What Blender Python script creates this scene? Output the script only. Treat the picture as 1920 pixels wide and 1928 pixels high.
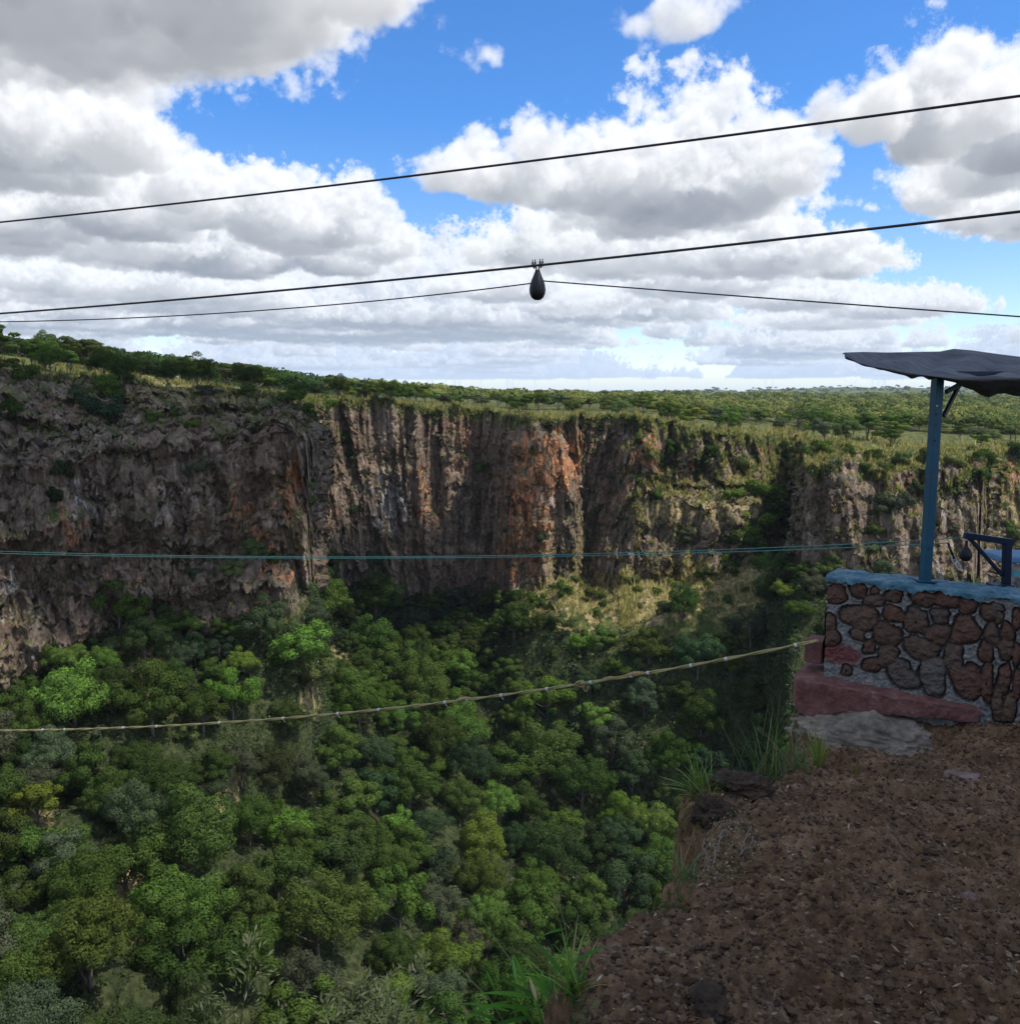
import bpy, bmesh, math, random
import numpy as np
from mathutils import Vector, Matrix, Euler
from concurrent.futures import ThreadPoolExecutor
for o in list(bpy.data.objects): bpy.data.objects.remove(o)
SC = bpy.context.scene
COL = SC.collection
R = math.radians
# ---------------------------------------------------------------- camera
cam = bpy.data.cameras.new('camera'); cam_o = bpy.data.objects.new('camera', cam); COL.objects.link(cam_o)
cam_o.location = (0, 0, 0); cam_o.rotation_euler = (R(90-7.6), 0, 0)
cam.sensor_fit = 'HORIZONTAL'; cam.sensor_width = 36.0; cam.lens = 36.0*1663/1920
cam.clip_start = .05; cam.clip_end = 20000
SC.camera = cam_o
SUN_AZ, SUN_EL = 110.0, 59.0
SUN_DIR = Vector((math.sin(R(SUN_AZ))*math.cos(R(SUN_EL)), math.cos(R(SUN_AZ))*math.cos(R(SUN_EL)), math.sin(R(SUN_EL))))
SC.view_settings.view_transform = 'Standard'; SC.view_settings.look = 'None'
SC.view_settings.exposure = 0.75; SC.view_settings.gamma = 1.0; SC.view_settings.use_curve_mapping = False
SC.cycles.max_bounces = 5; SC.cycles.diffuse_bounces = 3; SC.cycles.glossy_bounces = 2
SC.cycles.transmission_bounces = 4; SC.cycles.transparent_max_bounces = 8
SC.cycles.sample_clamp_indirect = 6.0
SC.cycles.use_denoising = True; SC.cycles.denoiser = 'OPENIMAGEDENOISE'
SC.cycles.denoising_input_passes = 'RGB_ALBEDO_NORMAL'
SKY_NU, SKY_NV = 1500, 560
# ---------------------------------------------------------------- clouds: a field of cumulus, marched in numpy into the sky's light
import numpy as np, math
from concurrent.futures import ThreadPoolExecutor
FPX, PITCH = 1663.0, math.radians(7.6)
CP, SP = math.cos(PITCH), math.sin(PITCH)
def ray(px, py):
    dx = (px-960.0)/FPX; dy = -(py-964.0)/FPX
    return dx, CP+dy*SP, -SP+dy*CP
def uv_of(px, py):
    x, y, z = ray(px, py)
    return x/y, z/y
def make_clouds(NU=1400, NV=560, seed=4):
    rng = np.random.default_rng(seed)
    H, THICK = 900.0, 1500.0
    U0, U1, V0, V1 = -0.95, 0.95, -0.01, 0.62
    # (pixel x, half width, top y, base y at the centre, depth factor)
    L = [
     # big cloud overhead, seen from below
     (60,520,-330,60,1.0),(420,300,-260,80,.9),(640,150,-130,40,1.0),(-250,400,-330,0,1),(330,260,-100,130,.8),(560,170,-40,95,.9),(120,200,-200,60,1),
     # left bank
     (90,170,130,330,.8),(-120,260,100,340,.9),(290,75,240,330,1),(200,120,190,320,1),
     (380,90,320,430,1),(500,110,315,450,1),(650,85,335,470,1),(560,130,370,480,1),(720,70,420,500,1),(760,45,480,520,1),
     (60,150,370,450,1),(-60,200,360,450,1),(250,180,420,500,1),(420,160,440,520,1),(120,160,500,560,1),(320,170,510,570,1),
     (200,100,175,330,1),(340,75,275,400,1),(30,220,95,350,.9),(430,140,335,520,1),(640,100,345,520,1),(250,170,270,450,1),(520,90,330,470,.8),(-40,260,300,470,1),
     # centre tower
     (1000,90,230,385,1),(1120,110,222,400,1),(1300,140,150,420,1),(1210,120,170,410,1),(1420,110,185,410,1),(1500,60,250,380,1),(1250,200,300,440,.9),
     (850,105,285,360,.5),(930,80,250,385,.8),(800,60,320,365,.5),
     (1440,60,370,470,1),(1010,110,400,500,1),(900,55,440,500,1),(1180,180,440,520,1),(1420,190,425,520,1),(1600,90,450,525,1),(1660,40,460,500,1),(1320,150,480,560,1),
     (850,70,520,560,1),(960,110,500,570,1),(1500,130,520,585,1),(1680,130,540,600,1),(1800,55,545,590,1),(1560,160,580,620,1),(1250,40,580,640,1),
     # right bank
     (1640,75,130,270,.8),(1770,120,60,300,.9),(1900,110,95,330,.9),(2050,160,60,330,1),(1560,50,170,255,.7),(1830,130,250,370,1),(1760,65,300,410,.9),(1880,110,330,440,1),
     (2000,160,300,450,1),
     # scraps
     (1270,115,-5,80,.4),(1195,70,10,60,.35),(1310,80,20,70,.35),(1215,60,75,108,.3),(898,70,72,132,.5),(925,40,80,120,.4),(1610,45,305,335,.25),(1580,50,365,395,.25),(1640,40,375,400,.2),(1850,35,470,488,.3),(1915,20,600,650,.6),(795,22,152,165,.2),
    ]
    ctr, rad, wt = [], [], []
    for px, hw, yt, yb, dep in L:
        u, vb = uv_of(px, yb); _, vt = uv_of(px, yt)
        Y = H/max(vb, .02); ru = hw/FPX/(CP)
        top = vt*Y
        cz = H + .12*(top-H); rz = top-cz
        rx = ru*Y*1.05
        ctr.append((u*Y, Y, cz)); rad.append((rx, max(rx*.9*dep+60, 120), rz)); wt.append(dep)
    gu, gs, gz = 288, 192, 56
    us = np.linspace(U0, U1, gu); ss = np.linspace(math.log(1100.), math.log(60000.), gs); zs = np.linspace(H-40, H+THICK, gz)
    ys = np.exp(ss)
    Xg = (us[:, None]*ys[None, :])
    F = np.full((gu, gs, gz), -1.0, np.float32)
    for (cx, cy, cz), (rx, ry, rz) in zip(ctr, rad):
        d2 = ((Xg-cx)/rx)**2 + ((ys[None, :]-cy)/ry)**2
        m = d2 < 5
        if not m.any(): continue
        i0, i1 = np.where(m.any(1))[0][[0, -1]]; j0, j1 = np.where(m.any(0))[0][[0, -1]]
        sub = d2[i0:i1+1, j0:j1+1, None] + (((zs-cz)/rz)**2)[None, None, :]
        f = 1-np.sqrt(sub)
        blk = F[i0:i1+1, j0:j1+1]
        k = .18   # smooth union
        h = np.clip(.5+.5*(f-blk)/k, 0, 1)
        F[i0:i1+1, j0:j1+1] = (blk*(1-h)+f*h+k*h*(1-h)*.6)
    # tileable noise volumes
    def worley(n, cells):
        pts = rng.random((cells, cells, cells, 3)).astype(np.float32)
        g = (np.arange(n)+.5)/n*cells
        gi = np.floor(g).astype(int)
        X, Y, Z = np.meshgrid(g, g, g, indexing='ij'); best = np.full((n, n, n), 9., np.float32)
        for a in (-1, 0, 1):
            for b in (-1, 0, 1):
                for c in (-1, 0, 1):
                    ia, ib, ic = (gi+a), (gi+b), (gi+c)
                    P = pts[np.ix_(ia % cells, ib % cells, ic % cells)]
                    d = (P[..., 0]+ia[:, None, None]-X)**2+(P[..., 1]+ib[None, :, None]-Y)**2+(P[..., 2]+ic[None, None, :]-Z)**2
                    best = np.minimum(best, d.astype(np.float32))
        return 1-np.sqrt(best)
    N = 128
    W = (worley(N, 5)*.5+worley(N, 11)*.3+worley(N, 24)*.2).astype(np.float32)
    W = (W-W.mean())/W.std()
    kx = np.fft.fftfreq(N)*N; kk = np.sqrt(kx[:, None, None]**2+kx[None, :, None]**2+kx[None, None, :]**2); kk[0, 0, 0] = 1
    amp = np.where((kk >= 2) & (kk < 44), kk**-1.9, 0)
    P = np.real(np.fft.ifftn(np.fft.fftn(rng.standard_normal((N, N, N)))*amp)).astype(np.float32)
    P = (P-P.mean())/P.std()
    def tri(V, x, y, z, wrap=True):
        n = V.shape
        x0 = np.floor(x); y0 = np.floor(y); z0 = np.floor(z)
        fx, fy, fz = (x-x0).astype(np.float32), (y-y0).astype(np.float32), (z-z0).astype(np.float32)
        x0 = x0.astype(np.int32); y0 = y0.astype(np.int32); z0 = z0.astype(np.int32)
        if wrap:
            m = n[0]-1; x1 = (x0+1) & m; y1 = (y0+1) & m; z1 = (z0+1) & m; x0 &= m; y0 &= m; z0 &= m
        else:
            x0 = np.clip(x0, 0, n[0]-2); y0 = np.clip(y0, 0, n[1]-2); z0 = np.clip(z0, 0, n[2]-2); x1, y1, z1 = x0+1, y0+1, z0+1
            fx = np.clip(fx, 0, 1)
        R = V.ravel(); s0, s1 = n[1]*n[2], n[2]
        a0 = x0*s0; a1 = x1*s0; b0 = y0*s1; b1 = y1*s1
        def line(i):
            p = R.take(i+z0); return p+(R.take(i+z1)-p)*fz
        c0 = line(a0+b0); c0 += (line(a0+b1)-c0)*fy
        c1 = line(a1+b0); c1 += (line(a1+b1)-c1)*fy
        c0 += (c1-c0)*fx
        return c0
    # far field of small cumulus humilis towards the horizon: coverage noise over the ground plane
    gy = ys[None, :]
    cov = tri(P, Xg/3600*10+3, np.broadcast_to(gy, Xg.shape)/3600*10, np.full(Xg.shape, 7.5)) + .5*tri(P, Xg/1300*10, np.broadcast_to(gy, Xg.shape)/1300*10, np.full(Xg.shape, 31.5))
    far = np.clip((gy-8200)/2600, 0, 1)
    hgt = np.clip(-.42+.30*np.clip((gy-15000)/9000., 0, 1)+.80*cov, 0, 1.3)*far*(900+.012*np.maximum(gy-9000, 0))
    Ffar = np.where(hgt[..., None] > 30, .45*(1-((zs[None, None, :]-H)/np.maximum(hgt[..., None], 1))**1.0), -1)
    F = np.maximum(F, np.clip(Ffar, -1, .5)).astype(np.float32)
    B = F.reshape(gu//4, 4, gs//4, 4, gz//4, 4).max((1, 3, 5)) > -.33
    OCC = B.copy()
    for ax in (0, 1, 2):
        for sh in (1, -1): OCC |= np.roll(B, sh, ax)
    B = OCC.copy()
    for ax in (0, 1, 2):
        for sh in (1, -1): OCC |= np.roll(B, sh, ax)
    def dens(x, y, z, lod):
        u = (x/y-U0)/(U1-U0)*(gu-1); s = (np.log(y)-ss[0])/(ss[-1]-ss[0])*(gs-1); k = (z-zs[0])/(zs[-1]-zs[0])*(gz-1)
        out = np.zeros(x.shape, np.float32)
        ok = OCC.ravel().take(np.clip(u.astype(np.int32)>>2, 0, gu//4-1)*((gs//4)*(gz//4)) + np.clip(s.astype(np.int32)>>2, 0, gs//4-1)*(gz//4) + np.clip(k.astype(np.int32)>>2, 0, gz//4-1))
        ok = np.flatnonzero(ok)
        if not len(ok): return out
        ff = tri(F, u.take(ok), s.take(ok), k.take(ok), False)
        k2 = np.flatnonzero(ff > -.33); ok = ok[k2]; ff = ff[k2]
        if not len(ok): return out
        xx, yy, zz = x.take(ok), y.take(ok), z.take(ok)
        q = N/1800.
        d = ff*1.25 + .20*tri(W, xx*q, yy*q, zz*q)
        if lod > 0:
            q2 = N/480.
            d = d + .12*tri(W, xx*q2+11, yy*q2+5, zz*q2) + .06*tri(P, xx*q, yy*q, zz*q*1.3)
        if lod > 1:
            q3 = N/150.
            d = d + .04*tri(W, xx*q3, yy*q3+9, zz*q3+3)
        hb = (zz-H)
        d = d - .9*np.clip(1-hb/90., 0, 1.3)**1.5
        out[ok] = np.clip((d-.06)*(3.2), 0, 1)
        return out
    az, el = math.radians(84), math.radians(58)
    S = np.array([math.sin(az)*math.cos(el), math.cos(az)*math.cos(el), math.sin(el)])
    # coarse optical depth towards the sun
    tg = np.zeros((gu, gs, gz), np.float32)
    def taujob(i):
        x = np.broadcast_to(Xg[i][:, None], (gs, gz)); y = np.broadcast_to(ys[:, None], (gs, gz)); z = np.broadcast_to(zs[None, :], (gs, gz))
        t = np.zeros((gs, gz), np.float32); d0 = 0.
        for k, st in enumerate((60, 90, 140, 200, 300, 450)):
            d0 += st
            t += dens((x+S[0]*d0).ravel(), (y+S[1]*d0).ravel(), (z+S[2]*d0).ravel(), 0).reshape(gs, gz)*st
        tg[i] = t
    SIG = 1/55.
    with ThreadPoolExecutor(4) as ex: list(ex.map(taujob, range(gu)))
    uu1 = np.linspace(-.78, .78, NU).astype(np.float32); vv = np.linspace(0.0, .56, NV)
    img = np.zeros((NV, NU, 4), np.float32)
    NS = 110
    RB = 8
    def march(jb):
        js = np.arange(jb*RB, min(jb*RB+RB, NV)); n = len(js)*NU
        v = np.maximum(np.repeat(vv[js], NU), .015).astype(np.float32); uu = np.tile(uu1, len(js))
        y0 = np.maximum(H/v, 1150.); y1 = np.maximum(np.minimum((H+THICK)/v, 58000.), y0*1.01)
        rs = np.random.default_rng(jb)
        jit = rs.random(n)
        T = np.ones(n, np.float32); col = np.zeros((n, 3), np.float32); ysum = np.zeros(n, np.float32)
        # steps are geometric in y
        g = (y1/y0)**(1/NS)
        for k in range(NS):
            act = np.flatnonzero(T > .01)
            if not len(act): break
            ya = y0[act]*g[act]**(k+jit[act])
            ua = uu[act]; va = v[act]; x = ua*ya; z = va*ya
            lod = 2 if ya.min() < 7500 else 1
            d = dens(x, ya, z, lod)
            hit = np.flatnonzero(d > 0)
            if not len(hit): continue
            ia = act[hit]
            leng = ya[hit]*(g[ia]-1)*np.sqrt(1+ua[hit]**2+va[hit]**2)
            x, ya, z, d = x[hit], ya[hit], z[hit], d[hit]
            a = 1-np.exp(-d*SIG*leng)
            u = (x/ya-U0)/(U1-U0)*(gu-1); s = (np.log(ya)-ss[0])/(ss[-1]-ss[0])*(gs-1); kz = (z-zs[0])/(zs[-1]-zs[0])*(gz-1)
            tau = tri(tg, u, s, kz, False)*1.0 + dens(x+S[0]*38, ya+S[1]*38, z+S[2]*38, lod)*92.
            tau = tau*SIG
            lit = .95*np.exp(-tau*.55)+.42*np.exp(-tau*.21)+.07*np.exp(-tau*.035)
            hh = np.clip((z-H)/520., 0, 1)
            amb = .070+.20*hh
            c = np.stack([lit*1.02+amb*.84, lit*1.0+amb*.98, lit*.97+amb*1.22], -1); c = 1.18*(1-np.exp(-1.5*c))
            # air between
            fade = (1-np.exp(-ya/23000.))[:, None]
            c = c*(1-fade)+np.array([.58, .71, .92])*fade
            col[ia] += (T[ia]*a)[:, None]*c
            T[ia] *= 1-a
        A = 1-T
        img[js, :, :3] = (col/np.maximum(A, 1e-4)[:, None]).reshape(len(js), NU, 3)
        img[js, :, 3] = A.reshape(len(js), NU)
    with ThreadPoolExecutor(4) as ex: list(ex.map(march, range((NV+RB-1)//RB)))
    hz = np.clip((.034-vv)/.034, 0, 1)[:, None]**1.3*.9
    a0 = img[..., 3]; a1 = a0+(1-a0)*hz
    img[..., :3] = (img[..., :3]*a0[..., None]*(1-.5*hz[..., None])+np.array([.60, .72, .88])*(a1-a0+.5*hz*a0)[..., None])/np.maximum(a1, 1e-4)[..., None]
    img[..., 3] = a1
    return img
# ---------------------------------------------------------------- world: physical sky with the marched cumulus in it, and the sun
W_ = bpy.data.worlds.new('World'); SC.world = W_; W_.use_nodes = True
def build_world():
    img = make_clouds(SKY_NU, SKY_NV)
    pre = img.copy(); pre[..., :3] *= pre[..., 3:]
    im = bpy.data.images.new('cloud_field', SKY_NU, SKY_NV, alpha=True, float_buffer=True)
    im.colorspace_settings.name = 'Non-Color'; im.alpha_mode = 'CHANNEL_PACKED'
    im.pixels.foreach_set(np.ascontiguousarray(pre, np.float32).ravel()); im.update()
    nt = W_.node_tree; nt.nodes.clear(); N = nt.nodes.new; L = nt.links.new
    def m(op, a, b=None, c=None, clamp=False):
        n = N('ShaderNodeMath'); n.operation = op; n.use_clamp = clamp
        for i, v in enumerate((a, b, c)):
            if v is None: continue
            if isinstance(v, (int, float)): n.inputs[i].default_value = v
            else: L(v, n.inputs[i])
        return n.outputs[0]
    tc = N('ShaderNodeTexCoord'); sp = N('ShaderNodeSeparateXYZ'); L(tc.outputs['Generated'], sp.inputs[0])
    x, y, z = sp.outputs
    ys = m('MAXIMUM', y, .02)
    u = m('DIVIDE', x, ys); v = m('DIVIDE', z, ys)
    cu = m('MULTIPLY_ADD', u, 1/1.56, .5); cv = m('DIVIDE', v, .56)
    cb = N('ShaderNodeCombineXYZ'); L(cu, cb.inputs[0]); L(cv, cb.inputs[1])
    tx = N('ShaderNodeTexImage'); tx.image = im; tx.extension = 'CLIP'; tx.interpolation = 'Cubic'; L(cb.outputs[0], tx.inputs[0])
    inside = m('MULTIPLY', m('LESS_THAN', m('ABSOLUTE', u), .775), m('MULTIPLY', m('GREATER_THAN', y, .02), m('LESS_THAN', v, .555)))
    inside = m('MULTIPLY', inside, 1.0)
    a = m('MULTIPLY', tx.outputs['Alpha'], inside, clamp=True)
    # the rest of the sky: the same broken cumulus, without detail
    nz = N('ShaderNodeTexNoise'); nz.inputs['Scale'].default_value = 3.2; nz.inputs['Detail'].default_value = 3; L(tc.outputs['Generated'], nz.inputs['Vector'])
    ra = m('MULTIPLY', m('MULTIPLY_ADD', nz.outputs[0], 5.0, -2.15, clamp=True), m('SUBTRACT', 1.0, inside))
    ra = m('MULTIPLY', ra, m('GREATER_THAN', z, 0.0))
    sky = N('ShaderNodeTexSky'); sky.sky_type = 'NISHITA'; sky.sun_disc = False
    sky.sun_elevation = R(SUN_EL); sky.sun_rotation = R(SUN_AZ); sky.altitude = 900; sky.air_density = 1.0; sky.dust_density = .2; sky.ozone_density = 3.0
    keep = m('SUBTRACT', m('SUBTRACT', 1.0, a), ra, clamp=True)
    b1 = N('ShaderNodeBackground'); L(m('MULTIPLY', keep, SKY_STRENGTH), b1.inputs['Strength']); tint = N('ShaderNodeMix'); tint.data_type = 'RGBA'; tint.blend_type = 'MULTIPLY'; L(m('MULTIPLY_ADD', z, 4.2, -.20, clamp=True), tint.inputs[0]); L(sky.outputs[0], tint.inputs[6]); tint.inputs[7].default_value = (.46, .84, 1.22, 1); L(tint.outputs[2], b1.inputs['Color'])
    b2 = N('ShaderNodeBackground'); L(tx.outputs['Color'], b2.inputs['Color']); L(m('MULTIPLY', inside, CLOUD_GAIN), b2.inputs['Strength'])
    b3 = N('ShaderNodeBackground'); b3.inputs['Color'].default_value = (.56, .60, .66, 1); L(m('MULTIPLY', ra, REST_GAIN), b3.inputs['Strength'])
    s1 = N('ShaderNodeAddShader'); s2 = N('ShaderNodeAddShader')
    L(b1.outputs[0], s1.inputs[0]); L(b2.outputs[0], s1.inputs[1]); L(s1.outputs[0], s2.inputs[0]); L(b3.outputs[0], s2.inputs[1])
    out = N('ShaderNodeOutputWorld'); L(s2.outputs[0], out.inputs[0])
    W_.cycles.sampling_method = 'MANUAL'; W_.cycles.sample_map_resolution = 512
SKY_STRENGTH, CLOUD_GAIN, REST_GAIN = .10, .64, 1.8
build_world()
sun = bpy.data.lights.new('sun', 'SUN'); sun.energy = 4.2; sun.angle = R(.53); sun.color = (1, .95, .87)
sun_o = bpy.data.objects.new('sun', sun); COL.objects.link(sun_o)
sun_o.rotation_euler = SUN_DIR.to_track_quat('Z', 'Y').to_euler(); sun_o.location = SUN_DIR*300
# ---------------------------------------------------------------- helpers
def px3(px, py, Y):
    """the world point at forward distance Y seen at pixel (px, py) of the photograph"""
    x, y, z = ray(px, py); k = Y/y
    return np.array([x*k, Y, z*k])
def px_z(px, py, zz):
    x, y, z = ray(px, py); k = zz/z
    return np.array([x*k, y*k, zz])
def proj(p):
    """pixel of world points p (...,3)"""
    p = np.asarray(p, float)
    f = p[..., 1]*CP-p[..., 2]*SP; up = p[..., 1]*SP+p[..., 2]*CP
    f = np.where(f < .01, .01, f)
    return 960+FPX*p[..., 0]/f, 964-FPX*up/f
def tag(o, label=None, cat=None, group=None, kind=None):
    if label: o['label'] = label
    if cat: o['category'] = cat
    if group: o['group'] = group
    if kind: o['kind'] = kind
    return o
def link(o, parent=None):
    COL.objects.link(o)
    if parent is not None: o.parent = parent
    return o
def empty(name, loc=(0, 0, 0), rz=0.0, s=1.0):
    o = bpy.data.objects.new(name, None); o.location = loc; o.rotation_euler = (0, 0, rz); o.scale = (s, s, s); o.empty_display_size = .2
    return link(o)
def mesh_np(name, v, faces, mat=None, smooth=True, parent=None, attrs=None, loc=None, normals=None, only_mesh=False):
    """faces: (n,3) or (n,4) int array, or list of such"""
    v = np.asarray(v, np.float32)
    if not isinstance(faces, (list, tuple)): faces = [faces]
    faces = [np.asarray(f, np.int32) for f in faces if len(f)]
    me = bpy.data.meshes.new(name)
    me.vertices.add(len(v)); me.vertices.foreach_set('co', v.ravel())
    li = np.concatenate([f.ravel() for f in faces]); lt = np.concatenate([np.full(len(f), f.shape[1], np.int32) for f in faces])
    ls = np.concatenate([[0], np.cumsum(lt)[:-1]]).astype(np.int32)
    me.loops.add(len(li)); me.loops.foreach_set('vertex_index', li)
    me.polygons.add(len(lt)); me.polygons.foreach_set('loop_start', ls); me.polygons.foreach_set('loop_total', lt)
    me.update(calc_edges=True)
    me.polygons.foreach_set('use_smooth', np.full(len(lt), smooth))
    for k, a in (attrs or {}).items():
        a = np.asarray(a, np.float32)
        if a.ndim == 1:
            at = me.attributes.new(k, 'FLOAT', 'POINT'); at.data.foreach_set('value', a)
        else:
            if a.shape[1] == 3: a = np.concatenate([a, np.ones((len(a), 1), np.float32)], 1)
            at = me.attributes.new(k, 'FLOAT_COLOR', 'POINT'); at.data.foreach_set('color', a.ravel())
    if normals is not None: me.normals_split_custom_set_from_vertices(np.asarray(normals, np.float32))
    if mat: me.materials.append(mat)
    if only_mesh: return me
    o = bpy.data.objects.new(name, me)
    if loc is not None: o.location = loc
    return link(o, parent)
def grid_faces(nr, nc):
    i = np.arange(nr*nc).reshape(nr, nc)
    return np.stack([i[:-1, :-1].ravel(), i[:-1, 1:].ravel(), i[1:, 1:].ravel(), i[1:, :-1].ravel()], 1)
class MB:
    """collects boxes, tubes and lathes and builds them as ONE mesh"""
    def __init__(s): s.v = []; s.f = []; s.n = 0
    def add(s, v, f):
        v = np.asarray(v, float); s.v.append(v)
        for q in f: s.f.append([int(i)+s.n for i in q])
        s.n += len(v); return s
    def box(s, c, size, M=None):
        a = np.array([(x, y, z) for x in (-.5, .5) for y in (-.5, .5) for z in (-.5, .5)])*np.array(size)
        if M is not None: a = a@np.array(M).T
        return s.add(a+np.array(c), [(0, 1, 3, 2), (4, 6, 7, 5), (0, 4, 5, 1), (2, 3, 7, 6), (0, 2, 6, 4), (1, 5, 7, 3)])
    def bar(s, a, b, w, h, up=(0, 0, 1)):
        a, b = np.array(a, float), np.array(b, float); d = b-a; L = np.linalg.norm(d); d /= L
        x = np.cross(d, up); x /= np.linalg.norm(x); y = np.cross(x, d)
        return s.box((a+b)/2, (w, L, h), np.stack([x, d, y], 1))
    def tube(s, pts, rad, n=8, cap=True):
        pts = np.asarray(pts, float); rad = np.broadcast_to(np.asarray(rad, float), (len(pts),))
        t = np.gradient(pts, axis=0); t /= np.maximum(np.linalg.norm(t, axis=1)[:, None], 1e-9)
        ref = np.array([0, 0, 1.0]) if abs(t[0][2]) < .9 else np.array([1.0, 0, 0])
        V = []
        x = np.cross(t[0], ref); x /= np.linalg.norm(x)
        for i in range(len(pts)):
            x = x-t[i]*np.dot(x, t[i]); x /= np.linalg.norm(x); y = np.cross(t[i], x)
            for k in range(n):
                a = 2*math.pi*k/n; V.append(pts[i]+rad[i]*(x*math.cos(a)+y*math.sin(a)))
        F = [(i*n+k, i*n+(k+1) % n, (i+1)*n+(k+1) % n, (i+1)*n+k) for i in range(len(pts)-1) for k in range(n)]
        if cap: F += [tuple(range(n))[::-1], tuple((len(pts)-1)*n+k for k in range(n))]
        return s.add(V, F)
    def lathe(s, prof, c, n=20):
        c = np.array(c, float); V = [c+np.array([r*math.cos(2*math.pi*k/n), r*math.sin(2*math.pi*k/n), z]) for r, z in prof for k in range(n)]
        F = [(i*n+k, i*n+(k+1) % n, (i+1)*n+(k+1) % n, (i+1)*n+k) for i in range(len(prof)-1) for k in range(n)]
        F += [tuple(range(n))[::-1], tuple((len(prof)-1)*n+k for k in range(n))]
        return s.add(V, F)
    def build(s, name, mat, parent=None, smooth=False, bevel=0.0, loc=None):
        me = bpy.data.meshes.new(name); v = np.concatenate(s.v)
        if loc is not None: v = v-np.array(loc)
        me.from_pydata([tuple(p) for p in v], [], s.f); me.update()
        if smooth: me.polygons.foreach_set('use_smooth', np.full(len(me.polygons), True))
        me.materials.append(mat)
        o = bpy.data.objects.new(name, me)
        if loc is not None: o.location = loc
        link(o, parent)
        if bevel:
            b = o.modifiers.new('bevel', 'BEVEL'); b.width = bevel; b.segments = 2; b.limit_method = 'ANGLE'
        return o
# noise: trilinear lookups in two tileable 128-cubed volumes, one fractal, one cellular
rngV = np.random.default_rng(11)
def _vol():
    N = 128; kx = np.fft.fftfreq(N)*N
    kk = np.sqrt(kx[:, None, None]**2+kx[None, :, None]**2+kx[None, None, :]**2); kk[0, 0, 0] = 1
    a = np.where((kk >= 3) & (kk < 50), kk**-2.45, 0)
    P = np.real(np.fft.ifftn(np.fft.fftn(rngV.standard_normal((N, N, N)))*a)); P = ((P-P.mean())/P.std()).astype(np.float32)
    c = 16; pts = rngV.random((c, c, c, 3)); idv = rngV.random((c, c, c)).astype(np.float32)
    g = (np.arange(N)+.5)/N*c; gi = np.floor(g).astype(int); best = np.full((N, N, N), 9., np.float32); cid = np.zeros((N, N, N), np.float32)
    for a in (-1, 0, 1):
        for b in (-1, 0, 1):
            for d in (-1, 0, 1):
                ia, ib, ic = gi+a, gi+b, gi+d; ix = np.ix_(ia % c, ib % c, ic % c); q = pts[ix]
                e = ((q[..., 0]+(ia-g)[:, None, None])**2+(q[..., 1]+(ib-g)[None, :, None])**2+(q[..., 2]+(ic-g)[None, None, :])**2).astype(np.float32)
                m = e < best; best[m] = e[m]; cid[m] = idv[ix][m]
    return P, (1-np.sqrt(best)), cid
VP, VW, VC = _vol()
def look(V, x, y, z, nearest=False):
    x, y, z = np.broadcast_arrays(x, y, z); sh = x.shape
    x, y, z = (np.asarray(q, np.float64).ravel() for q in (x, y, z))
    if nearest:
        return V[np.floor(x).astype(int) & 127, np.floor(y).astype(int) & 127, np.floor(z).astype(int) & 127].reshape(sh)
    x0, y0, z0 = np.floor(x).astype(int), np.floor(y).astype(int), np.floor(z).astype(int); fx, fy, fz = x-x0, y-y0, z-z0
    x1, y1, z1 = (x0+1) & 127, (y0+1) & 127, (z0+1) & 127; x0 &= 127; y0 &= 127; z0 &= 127
    r = lambda a, b, c: V[a, b, c]
    c0 = (r(x0, y0, z0)*(1-fz)+r(x0, y0, z1)*fz)*(1-fy)+(r(x0, y1, z0)*(1-fz)+r(x0, y1, z1)*fz)*fy
    c1 = (r(x1, y0, z0)*(1-fz)+r(x1, y0, z1)*fz)*(1-fy)+(r(x1, y1, z0)*(1-fz)+r(x1, y1, z1)*fz)*fy
    return (c0*(1-fx)+c1*fx).reshape(sh)
def fbm(p, period, off=0.0, V=None):
    """fractal noise whose largest features are about period/3 across"""
    s = 128.0/period; p = np.asarray(p)
    return look(VP if V is None else V, p[..., 0]*s+off*17.3, p[..., 1]*s+off*9.1, p[..., 2]*s+off*5.7)
def cells(p, size, off=0.0, V=None, **k):
    s = 8.0/size
    return look(VW if V is None else V, p[..., 0]*s+off*31, p[..., 1]*s+off*17, p[..., 2]*s+off*13, **k)
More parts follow.
